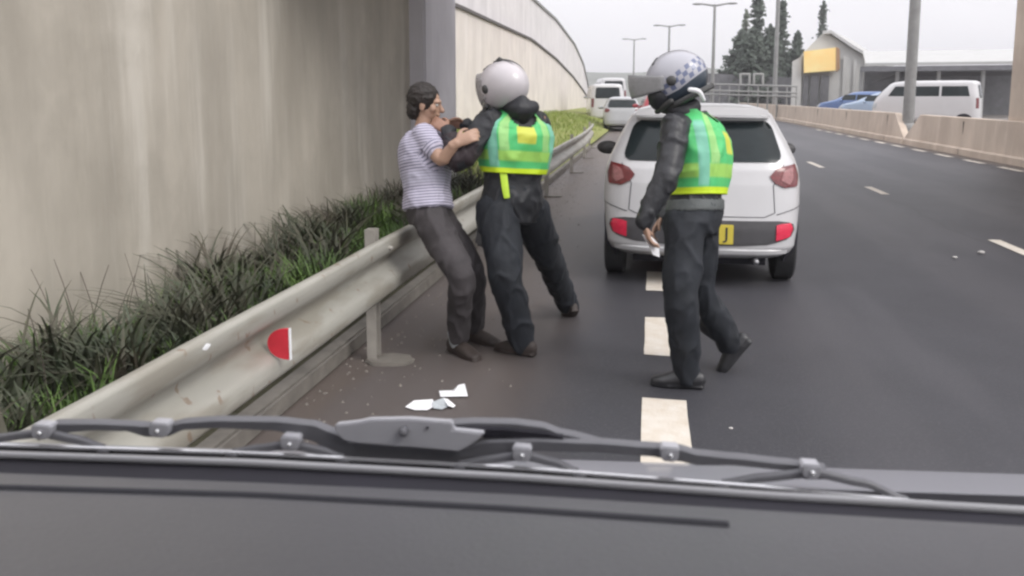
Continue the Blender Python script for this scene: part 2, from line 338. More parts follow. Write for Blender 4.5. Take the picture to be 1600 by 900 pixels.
def remesh(mb, name, m, vox, parent=None, smooth_it=6, wr=0, wscale=9, stretch=(1, 1, 1), seed=0):
    me = bpy.data.meshes.new('tmp'); me.from_pydata(mb.v, [], mb.f)
    bm = bmesh.new(); bm.from_mesh(me); bmesh.ops.recalc_face_normals(bm, faces=bm.faces); bm.to_mesh(me); bm.free()
    t = bpy.data.objects.new('tmp', me); COL.objects.link(t)
    md = t.modifiers.new('r', 'REMESH'); md.mode = 'VOXEL'; md.voxel_size = vox; md.use_smooth_shade = True
    ms = t.modifiers.new('s', 'SMOOTH'); ms.factor = .5; ms.iterations = smooth_it
    dg = bpy.context.evaluated_depsgraph_get(); out = bpy.data.meshes.new_from_object(t.evaluated_get(dg))
    bpy.data.objects.remove(t); bpy.data.meshes.remove(me)
    out.name = name
    if wr:
        n = len(out.vertices); co = np.empty(n*3, 'f'); out.vertices.foreach_get('co', co); co = co.reshape(-1, 3)
        no = np.empty(n*3, 'f'); out.vertex_normals.foreach_get('vector', no); no = no.reshape(-1, 3)
        off = Vector((seed*3.1, seed*1.7, 0))
        for i in range(n):
            p = Vector((co[i][0]*stretch[0], co[i][1]*stretch[1], co[i][2]*stretch[2]))*wscale+off
            q = noise.noise(p)+.5*noise.noise(p*2.1)
            q = (1-min(1, abs(q)*2.6))**1.5*1.1-.35+q*.35
            co[i] += no[i]*wr*q
        out.vertices.foreach_set('co', co.reshape(-1)); out.update()
    if parent is not None: out.transform(wm(parent).inverted())
    out.polygons.foreach_set('use_smooth', [True]*len(out.polygons))
    out.materials.clear(); out.materials.append(m)
    return out
def set_uvw(me, fn):
    a = me.attributes.new('uvw', 'FLOAT_VECTOR', 'POINT'); n = len(me.vertices); buf = np.empty(n*3, 'f')
    for i, v in enumerate(me.vertices): buf[i*3:i*3+3] = fn(v.co)
    a.data.foreach_set('vector', buf)

# ================================================================== SETTING
gy = [-12, -2, 0, 5, 10, 20, 40, 80, 160, 400, 1500]
mb = MB(); mb.grid([[(x, y, -.012) for x in (-900, -60, -10, 0, 10, 60, 900)] for y in gy]); struct('ground', mb, M['ground'])
def bend(Y): return -max(0, Y-45)**2*.0012      # the road bears gently left far ahead
mb = MB(); mb.grid([[(x+bend(y), y, 0) for x in np.linspace(-1.80, 8.35, 22)] for y in list(np.arange(-6, 40, 1.5))+list(np.arange(40, 180, 6))]); struct('road', mb, M['asphalt'], smooth=False)
mb = MB(); mb.box((-1.90, -3, -.01), (-1.79, 24, .10)); struct('kerb', mb, M['kerb'], bevel=.015)
# shoulder bank between kerb and abutment wall
rows = []
for y in np.arange(-2, 62, .5):
    r = []
    for i, x in enumerate(np.linspace(-1.90, -5.6, 12)):
        t = i/11; far = min(1, max(0, (y-11.5)/4)); h = .06+.14*min(1, t*3)+far*(.62*t**.8)
        r.append((x+bend(y), y, h+.03*noise.noise(Vector((x*2, y*2, 3)))))
    rows.append(r)
mb = MB(); k = 27; mb.grid(rows[:k+1]); struct('bank', mb, M['soil'])
mb = MB(); mb.grid(rows[k:]); struct('grass_bank', mb, M['verge_grass'])
# lane paint: broad dashes beside us, thin dashes one lane over, short dashes along the barrier
def dash(name, x0, x1, y0, y1):
    mb = MB(); xs = [x0, (x0+x1)/2, x1]; ys = np.linspace(y0, y1, 8)
    pts = [[(x+.006*noise.noise(Vector((x*9, y*7, 1))), y+(.012*noise.noise(Vector((x*30, y, 2))) if j in (0, 7) else 0), .004) for x in xs] for j, y in enumerate(ys)]
    mb.grid(pts); o = struct(name, mb, M['line_paint'], smooth=False); return o
def gy_(px, py): return G(px, py).y
yA1 = gy_(1045, 625); dash('lane_line', -.02, .205, yA1-1.5, yA1)
yB0, yB1 = gy_(1030, 556), gy_(1030, 497); dash('lane_line', -.02, .205, yB0, yB1)
yC0, yC1 = gy_(1023, 455), gy_(1023, 425); dash('lane_line', -.02, .17, yC0, yC1)
per = yB0-(yA1-1.2)
for i in range(6): dash('lane_line', -.02+bend(13+i*5), .17+bend(13+i*5), 12+i*5, 13.6+i*5)
x2 = G(1575, 385).x
for (a, b) in (((1620, 400), (1548, 375)), ((1388, 304), (1354, 292)), ((1283, 262), (1262, 253)), ((1215, 232), (1204, 228))):
    q0, q1 = G(*a), G(*b); dash('lane_line', x2-.06, x2+.07, q0.y, q1.y)
for i in range(14):
    y0 = 12.2+i*2.05; dash('edge_line', 7.62, 7.78, y0, y0+1.15)

# ================================================================== OVERPASS (abutment wall, pilaster, unseen deck added for shade, column)
ov = thing('overpass', 'concrete overpass whose streaked abutment wall fills the left side and whose column stands at right', 'overpass', (-3.2, 6, 0))
def slab(x0, x1, ys, zs, disp=.006, xf=None):
    mb = MB()
    front = [[(x1+disp*noise.noise(Vector((y*1.5, z*1.5, 0))), y, z) for y in ys] for z in zs]; mb.grid(front)
    mb.box((x0, ys[0], zs[0]), (x1-.02, ys[-1], zs[-1])); return mb
obj('abutment_wall', slab(-4.4, -3.2, np.linspace(-4, 10.4, 50), np.linspace(-.3, 3.38, 24)), M['concrete'], ov)
mb = MB(); mb.box((-4.4, 10.4, -.3), (-2.98, 12.1, 3.3)); obj('pilaster', mb, M['concrete_cool'], ov, bevel=.03)
for z in (2.9, ): 
    mb = MB(); mb.box((-3.197, -4, z), (-3.190, 10.39, z+.012)); obj('joint', mb, M['joint'], ov)
pc = WX(1570, 240, 8.45)
mb = MB(); mb.box((8.46, pc.y-9, -.3), (9.7, pc.y, 4.4)); obj('column', mb, M['concrete_warm'], ov, bevel=.03)
mb = MB(); q = [(-4.4, 4.8, 3.3), (9.7, pc.y-9, 4.5), (9.7, pc.y-1.5, 4.5), (-4.4, 9.7, 3.3)]
mb.prism(q, (0, 0, .002), (0, 0, 1.2)); obj('shading_deck', mb, M['concrete'], ov, smooth=False)  # unseen deck, added overhead and sloped to shade the abutment wall
# ================================================================== curved retaining wall beyond the overpass
rw = thing('retaining_wall', 'pale curved retaining wall with a darker ledge line, falling away beyond the overpass', 'wall', (-5.2, 30, 0))
def wpt(px, py, X=-5.1): 
    p = WX(px, py, X); return (p.y, p.z)
topl = [(12.2, 8.8), (20, 8.3), (26, 7.4), wpt(800, -38), wpt(840, 0), wpt(872, 30), wpt(900, 68), wpt(914, 100), wpt(921, 135), wpt(925, 160)]
midl = [(12.2, 3.6), wpt(715, 10), wpt(770, 35), wpt(830, 62), wpt(868, 92), wpt(895, 120), wpt(912, 143), wpt(922, 160)]
def ip(l, y): return float(np.interp(y, [a for a, b in l], [b for a, b in l]))
ys = np.linspace(12.2, topl[-1][0], 70); 
bot = lambda y: .5
rows = [[(-5.1, y, bot(y)+(max(ip(midl, y), .9)-bot(y))*t) for y in ys] for t in np.linspace(0, 1, 8)]
rows.append([(-5.7, y, max(ip(midl, y), .9)) for y in ys]); mb = MB(); mb.grid(rows); 
mb.grid([[(-5.1, ys[-1], .3), (-5.7, ys[-1], .3)], [(-5.1, ys[-1], .9), (-5.7, ys[-1], .9)]])
obj('wall_face', mb, M['concrete_pink'], rw)
rows = [[(-5.22, y, max(ip(midl, y), .9)+(max(ip(topl, y), .95)-max(ip(midl, y), .9))*t) for y in ys] for t in np.linspace(0, 1, 8)]
rows.append([(-5.7, y, max(ip(topl, y), .95)) for y in ys]); mb = MB(); mb.grid(rows); obj('parapet', mb, M['concrete_upper'], rw)
mb = MB(); rr = []
for y in ys:
    z = max(ip(midl, y), .9); rr.append([(-5.098, y, z-.04), (-5.03, y, z-.04), (-5.03, y, z+.05), (-5.218, y, z+.07)])
mb.grid(rr); obj('ledge', mb, M['joint'], rw, smooth=False)
mb = MB(); rr = []
for y in ys:
    z = max(ip(topl, y), .95); rr.append([(-5.215, y, z-.09), (-5.15, y, z-.09), (-5.15, y, z+.03), (-5.72, y, z+.03)])
mb.grid(rr); obj('coping', mb, M['pole_metal'], rw, smooth=False)

# ================================================================== GUARDRAIL
gr = thing('guardrail', 'galvanised W-beam guardrail along the left shoulder, red reflector bolted in its groove', 'guardrail', (-1.5, 5, 0))
prof = [(-.045, .725), (-.03, .752), (-.006, .75), (.0, .735), (.0, .68), (-.012, .655), (-.062, .615), (-.075, .585), (-.062, .555), (-.012, .515), (0, .49), (0, .435), (-.006, .42), (-.03, .418), (-.05, .44)]
prof = [(x*1.25, z) for x, z in prof]
def beam(y0, y1, x=-1.50, k=28):
    mb = MB(); yy = np.linspace(y0, y1, k)
    out = [[(x+px+bx(y), y, pz+.006*noise.noise(Vector((y*.8, 0, 0)))) for px, pz in prof] for y in yy]
    inn = [[(x+px+bx(y)-.006, y, pz+.006*noise.noise(Vector((y*.8, 0, 0)))) for px, pz in reversed(prof)] for y in yy]
    mb.grid([a+b for a, b in zip(out, inn)], closed=True); return mb
def bx(y): return bend(y)-.0035*max(0, y-16)**2
pf = G(578, 562, 0); py0 = pf.y
for i in range(-1, 5):
    a = py0+i*4-.0; obj('beam', beam(a-.06, a+4.02+.06, x=-1.50+(.004 if i % 2 else 0)), M['galvanised'], gr, auto=60)
for i in range(-1, 6):
    y = py0+i*4; x = -1.50+bx(y); mb = MB()
    mb.box((x-.15, y-.04, -.02), (x-.143, y+.04, .80)); mb.box((x-.143, y-.04, -.02), (x-.09, y-.033, .80)); mb.box((x-.143, y+.033, -.02), (x-.09, y+.04, .80))
    p = obj('post', mb, M['galv_post'], gr, smooth=False)
    mb = MB(); mb.prism([(x+a_, y+b_, 0) for a_, b_ in ((-.16, -.06), (-.10, -.11), (.02, -.10), (.11, -.06), (.13, .01), (.08, .08), (-.04, .10), (-.14, .06))], (0, 0, -.01), (0, 0, .02)); obj('foot_plate', mb, M['kerb'], gr, bevel=.008)
    mb = MB(); mb.tube([(x-.002, y-.05, .70), (x+.014, y-.05, .70)], .013, 8); obj('bolt', mb, M['galv_post'], gr)
rp = WX(442, 537, -1.47)
mb = MB(); arc = [(0, .065)]+[(-.095*math.sin(a)**.8, .065*math.cos(a)) for a in np.linspace(.2, math.pi-.2, 12)]+[(0, -.065)]
mb.prism([(rp.x+a+.03, rp.y, rp.z+b) for a, b in arc], (0, -.006, 0), (0, .006, 0)); rf = obj('reflector', mb, M['rail_reflector'], gr, smooth=False)
mb = MB(); mb.box((rp.x+.030, rp.y-.008, rp.z-.066), (rp.x+.034, rp.y+.008, rp.z+.066)); obj('reflector_edge', mb, M['paper'], gr, smooth=False)
wp = WX(322, 557, -1.50)
mb = MB(); mb.ellipsoid((-1.506, wp.y, .722), (.012, .05, .022), seg=12, rings=6); obj('splash_mark', mb, M['paper'], gr)

# ================================================================== VEGETATION along the wall
def blades(n, area, hmin, hmax, wid, seed, droop=.6, seg=4):
    r = random.Random(seed); mb = MB()
    for i in range(n):
        x, y, z0, hs_ = area(r); h = r.uniform(hmin, hmax)*hs_; a = r.uniform(0, 2*math.pi); lean = r.uniform(.15, 1)*droop*h
        wd = wid*r.uniform(.6, 1.4)*(.6+.4*hs_); dx, dy = math.cos(a), math.sin(a); o = len(mb.v)
        for s in range(seg+1):
            t = s/seg; ww = wd*(1-t**1.5)*.5+.0008; q = t**2*lean; zz = z0+h*(t-.28*droop*t**3)
            cx, cy = x+dx*q, y+dy*q; mb.v += [(cx-dy*ww, cy+dx*ww, zz), (cx+dy*ww, cy-dx*ww, zz+ww*.5)]
            if s: mb.f.append((o+2*s-2, o+2*s-1, o+2*s+1, o+2*s))
    return mb
M['leaf'] = mat('leaf', (.16, .27, .06), .6, .3, 3, col2=(.055, .105, .03))
clump = lambda x, y: .5+.5*noise.noise(Vector((x*1.7, y*1.1, 7)))
def near_area(r):
    while True:
        y = r.uniform(1.3, 11.5)**1.0; x = r.uniform(-3.14, -2.02)
        c = clump(x, y); hs_ = .45+1.0*c*c*1.6+(.25 if x < -2.3 else 0)
        if r.random() < .35+.8*c: return x, y, .06, hs_
tag(obj('weeds', blades(15000, near_area, .12, .38, .016, 11), M['blade'], smooth=False), 'dense green weeds and grass growing between guardrail and stained wall', 'weeds', kind='stuff')
tag(obj('leafy_weeds', blades(8000, near_area, .10, .24, .038, 21, droop=1.25, seg=4), M['leaf'], smooth=False), 'low broad-leaved weeds filling the foot of the wall behind the guardrail', 'weeds', kind='stuff')
def cane_area(r):
    k = r.randrange(46); rr = random.Random(k*17+3); y = 1.9+k*.2+rr.uniform(-.2, .2); x = rr.uniform(-3.0, -2.2); s = rr.uniform(.7, 1.15)
    return x+r.gauss(0, .09), y+r.gauss(0, .09), .08, s*(.5 if x > -2.1 else .95)
tag(obj('reedy_grass', blades(4600, cane_area, .34, .74, .024, 5, droop=.95, seg=7), M['blade_dark'], smooth=False), 'tall dark arching reeds rising against the abutment wall', 'reeds', kind='stuff')
def twig():
    r = random.Random(3); mb = MB()
    for i in range(60):
        y = r.uniform(1.8, 9); x = r.uniform(-3.1, -2.5); h = r.uniform(.35, .72); a = r.uniform(0, 6.28)
        mb.tube([(x, y, .05), (x+.05*math.cos(a), y+.05*math.sin(a), h*.6), (x+.16*math.cos(a), y+.16*math.sin(a), h)], [.004, .003, .0015], 5, smooth=2, capround=False)
    return mb
tag(obj('dry_stalks', twig(), M['bark'], smooth=False), 'thin dry brown stalks standing among the weeds by the wall', 'stalks', kind='stuff')
def far_area(r):
    y = 12.3+r.random()**1.6*30; t = r.random(); x = -2.05-t*3.0+bend(y); far = min(1, (y-11.5)/4); return x, y, .06+.14*min(1, t*3)+far*.62*t**.8-.02, 1
tag(obj('lime_grass', blades(9000, far_area, .07, .20, .02, 9, seg=3), M['blade_lime'], smooth=False), 'bright yellow-green grass on the bank under the curved wall', 'grass', kind='stuff')

# ================================================================== RIGHT SIDE: barrier wall, apron, poles
def barrier(label, y0, y1, slope0=False, slope1=False):
    o = thing('barrier_wall', label, 'barrier wall', (8.3, (y0+y1)/2, 0), 0, 'concrete barrier walls on the right')
    mb = MB(); yy = np.linspace(y0, y1, max(6, int((y1-y0)/1.2)))
    rows = []
    for i, y in enumerate(yy):
        h = 1.0
        if slope0: h = min(1, .12+(y-y0)*1.1)
        if slope1: h = min(h, .12+(y1-y)*.8)
        b = bend(y); rows.append([(8.18+b, y, -.02), (8.18+b, y, .16), (8.24+b, y, .20), (8.29+b, y, .2+(h-.2)*.98+.0), (8.31+b, y, h), (8.5+b, y, h), (8.52+b, y, -.02)])
    mb.grid(rows); mb.f += [tuple(range(0, 7)), tuple(range(len(mb.v)-1, len(mb.v)-8, -1))]
    obj('wall_body', mb, M['concrete_warm'], o, auto=25)
    mb = MB()
    for y in np.arange(y0+2, y1-1, 6.2): mb.box((8.175+bend(y), y, 0), (8.18+bend(y), y+.02, .16))
    for y in np.arange(y0+2, y1-1, 6.2): mb.box((8.262+bend(y), y, .2), (8.288+bend(y), y+.02, .9))
    if mb.v: obj('joint', mb, M['joint'], o, smooth=False)
yg = WX(1414, 205, 8.25).y
barrier('near concrete barrier wall running up to the column at right', 9, yg, slope1=True)
barrier('far concrete barrier wall stretching past the parked cars', yg+.15, 120, slope0=True)
mb = MB(); yy = list(np.arange(14, 150, 4))
mb.grid([[(8.53+bend(y), y, .02), (9.0+bend(y), y, .25), (40, y, .25)] for y in yy]); struct('parking_apron', mb, M['apron'])

def pole(label, px, pyb, X, hgt, r0, r1, arms, armlen=1.4):
    b = WX(px, pyb, X); o = thing('street_lamp', label, 'street lamp', (b.x, b.y, 0), 0, 'street lamp poles by the road')
    mb = MB(); mb.tube([(b.x, b.y, -.02), (b.x, b.y, hgt*.5), (b.x, b.y, hgt)], [r0, (r0+r1)/2, r1], 12, smooth=2); obj('pole', mb, M['pole_metal'], o)
    mb = MB(); mb.tube([(b.x, b.y, -.02), (b.x, b.y, .5)], [r0*1.5, r0*1.35], 12); obj('base', mb, M['pole_metal'], o)
    for s in arms:
        mb = MB(); mb.tube([(b.x, b.y, hgt-.1), (b.x+s*armlen*.5, b.y, hgt+.10), (b.x+s*armlen, b.y, hgt+.14)], [r1*.9, r1*.6, r1*.5], 8); a = obj('arm', mb, M['pole_metal'], o)
        mb = MB(); mb.ellipsoid((b.x+s*(armlen+.3), b.y, hgt+.13), (.38, .14, .07), seg=14, rings=8); obj('lamp_head', mb, M['pole_metal'], o)
pole('thick grey lamp pole rising from the gap in the barrier wall', 1418, 205, 8.62, 9.2, .185, .16, (-1,))
pole('slim grey lamp pole behind the barrier, left of the yellow sign', 1209, 178, 8.75, 11.5, .17, .13, (-1,))
def lamp_at(label, px, top, d, r):
    b = WD(px, top, d); o = thing('street_lamp', label, 'street lamp', (b.x, b.y, 0), 0, 'street lamp poles by the road')
    mb = MB(); mb.tube([(b.x, b.y, -.02), (b.x, b.y, b.z)], [r, r*.6], 8); obj('pole', mb, M['pole_metal'], o)
    for s in (-1, 1):
        mb = MB(); mb.tube([(b.x, b.y, b.z-.05), (b.x+s*.9, b.y, b.z+.1)], [r*.5, r*.4], 6); obj('arm', mb, M['pole_metal'], o)
        mb = MB(); mb.ellipsoid((b.x+s*1.2, b.y, b.z+.1), (.42, .15, .08), seg=10, rings=6); obj('lamp_head', mb, M['pole_metal'], o)
lamp_at('double-armed street lamp left of the tall pines', 1117, 8, 58, .15)
lamp_at('distant double-armed street lamp above the right officer', 1046, 41, 80, .14)
lamp_at('faintest double-armed street lamp above the hill', 991, 62, 105, .14)

# ================================================================== BUILDINGS AND TREES BEYOND
bd = thing('warehouse', 'pale grey gabled shop building with a big yellow sign on its front', 'building', tuple(G(1300, 172)))
dB = 62
def bp(px, py, d=dB): return WD(px, py, d)
zb = 0
def quad_wall(name, pts, m, depth, par):
    mb = MB(); nrm = Vector((.35, .94, 0)); mb.prism(pts, (0, 0, 0), tuple(nrm*depth)); return obj(name, mb, m, par, smooth=False)
def drop(p): return Vector((p.x, p.y, 0))
g = [bp(1238, 108), bp(1252, 86), bp(1283, 54), bp(1296, 53), bp(1330, 76), bp(1372, 100)]
quad_wall('facade', [drop(g[0])]+g+[drop(g[-1])], M['building_wall'], 14, bd)
for k, (xa, xb) in enumerate(((1256, 1306),)):
    mb = MB(); mb.prism([bp(xa, 114, dB-.7), bp(xb, 110, dB-.7), bp(xb, 74, dB-.7), bp(xa, 80, dB-.7)], (0, 0, 0), (.15, .5, 0)); obj('sign_board', mb, M['sign_yellow'], bd, smooth=False)
    mb = MB(); mb.prism([bp(xb+.4, 112, dB-.72), bp(xb+5, 108, dB-.6), bp(xb+5, 76, dB-.6), bp(xb+.4, 73, dB-.72)], (0, 0, 0), (.15, .4, 0)); obj('sign_edge', mb, M['sign_edge'], bd, smooth=False)
mb = MB(); mb.prism([drop(bp(1238, 110, dB-.4)), drop(bp(1253, 110, dB-.4)), bp(1253, 88, dB-.4), bp(1238, 96, dB-.4)], (0, 0, 0), (.1, .3, 0)); obj('corner_panel', mb, M['building_wall'], bd, smooth=False)
for xa, xb in ((1256, 1264), (1267, 1280), (1283, 1296)):
    mb = MB(); mb.prism([drop(bp(xa, 110, dB-.25)), drop(bp(xb, 110, dB-.25)), bp(xb, 118, dB-.25), bp(xa, 118, dB-.25)], (0, 0, 0), (.05, .2, 0)); obj('window', mb, M['building_dark'], bd, smooth=False)
for xa in (1318, 1334, 1350):
    mb = MB(); mb.prism([drop(bp(xa, 110, dB-.15)), drop(bp(xa+5, 110, dB-.15)), bp(xa+5, 90+(xa-1318)*.3, dB-.15), bp(xa, 88+(xa-1318)*.3, dB-.15)], (0, 0, 0), (.05, .1, 0)); obj('pilaster', mb, M['roof_sheet'], bd, smooth=False)
mb = MB(); mb.prism([g[2]+Vector((0, -.5, .0)), g[3]+Vector((0, -.5, .0)), g[4]+Vector((0, -.5, 0)), g[5]+Vector((0, -.5, 0)), g[5]+Vector((0, -.5, .25)), g[4]+Vector((0, -.5, .25)), g[3]+Vector((0, -.5, .25)), g[2]+Vector((0, -.5, .25))], (0, 0, 0), (5, 14, 0)); obj('roof', mb, M['roof_sheet'], bd, smooth=False)
sh = thing('shed', 'long open shed with white sheet roof behind the parked van', 'shed', tuple(G(1480, 180)))
dS = 50
mb = MB(); mb.prism([bp(1352, 103, dS), bp(1600, 100, dS-3), bp(1640, 80, dS+6), bp(1348, 84, dS+9)], (0, 0, 0), (0, 0, .18)); obj('roof', mb, M['roof_sheet'], sh, smooth=False)
mb = MB(); mb.prism([bp(1352, 103, dS+8), bp(1640, 103, dS+5), drop(bp(1640, 104, dS+5)), drop(bp(1352, 104, dS+8))], (0, 0, -.05), (0, .3, -.05)); obj('back_wall', mb, M['building_dark'], sh, smooth=False)
mb = MB(); mb.prism([bp(1345, 104, dS-.1), bp(1600, 101, dS-3.1), bp(1600, 109, dS-3.1), bp(1345, 112, dS-.1)], (0, 0, 0), (0, .15, 0)); obj('fascia', mb, M['building_dark'], sh, smooth=False)
for px in (1348, 1405, 1470, 1540, 1598):
    p = bp(px, 108, dS-(px-1348)/84); mb = MB(); mb.box((p.x-.09, p.y-.09+.3, 0), (p.x+.09, p.y+.09+.3, p.z)); obj('column', mb, M['pole_metal'], sh, smooth=False)
mb = MB(); mb.prism([bp(1365, 128, dS+2), bp(1410, 112, dS+2), bp(1600, 112, dS-1), bp(1600, 118, dS-1), bp(1410, 120, dS+2)], (0, 0, 0), (0, .3, 0)); obj('awning', mb, M['grey_plastic'], sh, smooth=False)
# far low wall and gantry frame, left of the shop
fw = thing('boundary_wall', 'long grey boundary wall in front of the pines', 'wall', tuple(G(1160, 170)))
mb = MB(); mb.prism([drop(bp(1060, 108, 70)), drop(bp(1250, 108, 70)), bp(1250, 122, 70), bp(1060, 112, 70)], (0, 0, 0), (.1, .4, 0)); obj('wall_panel', mb, M['building_dark'], fw, smooth=False)
fe = thing('roadside_fence', 'low pale rail fence on posts below the pines', 'fence', tuple(G(1160, 175)))
for yy_ in (131, 141, 147):
    mb = MB(); a, b = bp(1092, yy_, 55), bp(1245, yy_+4, 52); mb.tube([a, b], .06, 6); obj('rail', mb, M['fence_grey'], fe)
for px in range(1095, 1246, 15):
    p = bp(px, 131+(px-1095)*.027, 55-(px-1095)*.02); mb = MB(); mb.tube([(p.x, p.y, 0), tuple(p)], .05, 6); obj('post', mb, M['fence_grey'], fe)
for xa in (1157, 1178):
    mb = MB(); a, b, c_, d_ = bp(xa, 131, 54), bp(xa, 116, 54), bp(xa+14, 116, 54), bp(xa+14, 131, 54)
    for u, v in ((a, b), (b, c_), (c_, d_)): mb.tube([u, v], .08, 6)
    obj('frame', mb, M['fence_grey'], fe)

def conifer_mesh(h, wbase, seed, dens=1.0, column=False):
    r = random.Random(seed); mb = MB(); z = h*.10
    while z < h*.99:
        t = z/h; w_ = wbase*(1-t)**(.75)*(.5 if column and t > .45 else 1)+.12; nb = r.randint(5, 7); a0 = r.uniform(0, 6.28)
        for k in range(nb):
            if r.random() > .9*dens: continue
            a = a0+k*6.28/nb+r.uniform(-.2, .2); L = w_*r.uniform(.65, 1.15); m_ = int(10+L*14)
            for i in range(m_):
                q = r.uniform(.12, 1); s = r.uniform(.10, .2)*(1+.3*wbase/2); c = Vector((math.cos(a)*L*q+r.gauss(0, .12), math.sin(a)*L*q+r.gauss(0, .12), z+L*.22*q*q-.12*q+r.gauss(0, .09)))
                u = Vector((r.gauss(0, 1), r.gauss(0, 1), r.gauss(0, .6))).normalized()*s; v = u.orthogonal().normalized()*s*.7
                mb.add([c-u, c-v, c+u, c+v], [(0, 1, 2, 3)])
        z += h*.035*r.uniform(.8, 1.25)
    for i in range(30):
        s = .12; c = Vector((r.gauss(0, .06), r.gauss(0, .06), h*r.uniform(.92, 1.0))); mb.add([c-Vector((s, 0, 0)), c-Vector((0, 0, s)), c+Vector((s, 0, 0)), c+Vector((0, 0, s*2))], [(0, 1, 2, 3)])
    return mb
protos = {}
def conifer(label, px, toppy, d, wbase, seed, column=False, m='conifer', dens=1.0):
    p = WD(px, toppy, d); h = p.z; o = thing('conifer_tree', label, 'conifer', (p.x, p.y, 0), 0, 'conifers beside the road ahead')
    mb = conifer_mesh(h, wbase, seed, dens, column); obj('crown', mb, M[m], o, local=True, smooth=False)
    mb = MB(); mb.tube([(0, 0, -.02), (0.05, 0, h*.5), (0, 0, h*.97)], [.28, .17, .03], 8); obj('trunk', mb, M['bark'], o, local=True)
conifer('tallest column-like conifer, its tip above the frame', 1186, -30, 74, 2.6, 1, True)
conifer('broad dark conifer at the left foot of the tree group', 1160, 48, 72, 2.9, 2)
conifer('dense conifer in front of the tallest one', 1178, 44, 70, 2.4, 3)
conifer('spired conifer just right of the slim lamp pole', 1223, 2, 75, 2.2, 4, True)
conifer('conifer with forked lower crown between pole and spire', 1204, 40, 72, 2.2, 5)
conifer('small pointed conifer nearest the yellow sign', 1247, 50, 73, 1.1, 6)
conifer('lone conifer rising behind the shop gable', 1287, 3, 88, 1.8, 7, True)
conifer('low bushy conifer behind the boundary wall', 1235, 78, 76, 1.7, 8)
conifer('pale thin conifer at the left edge of the group', 1166, 16, 84, 1.1, 9, True, 'conifer_pale', .6)
# hills on the horizon
mb = MB(); rows = []
ths = np.linspace(-1.2, .9, 60)
for rr_, hh in ((230, 0), (260, .5), (320, 1.0), (420, .9)):
    rows.append([(math.sin(a)*rr_, math.cos(a)*rr_, -1+hh*(9+9*noise.noise(Vector((a*4, 1, 0)))+(3 if -.15 < a < .05 else 0))) for a in ths])
mb.grid(rows); struct('hills', mb, M['hill'])

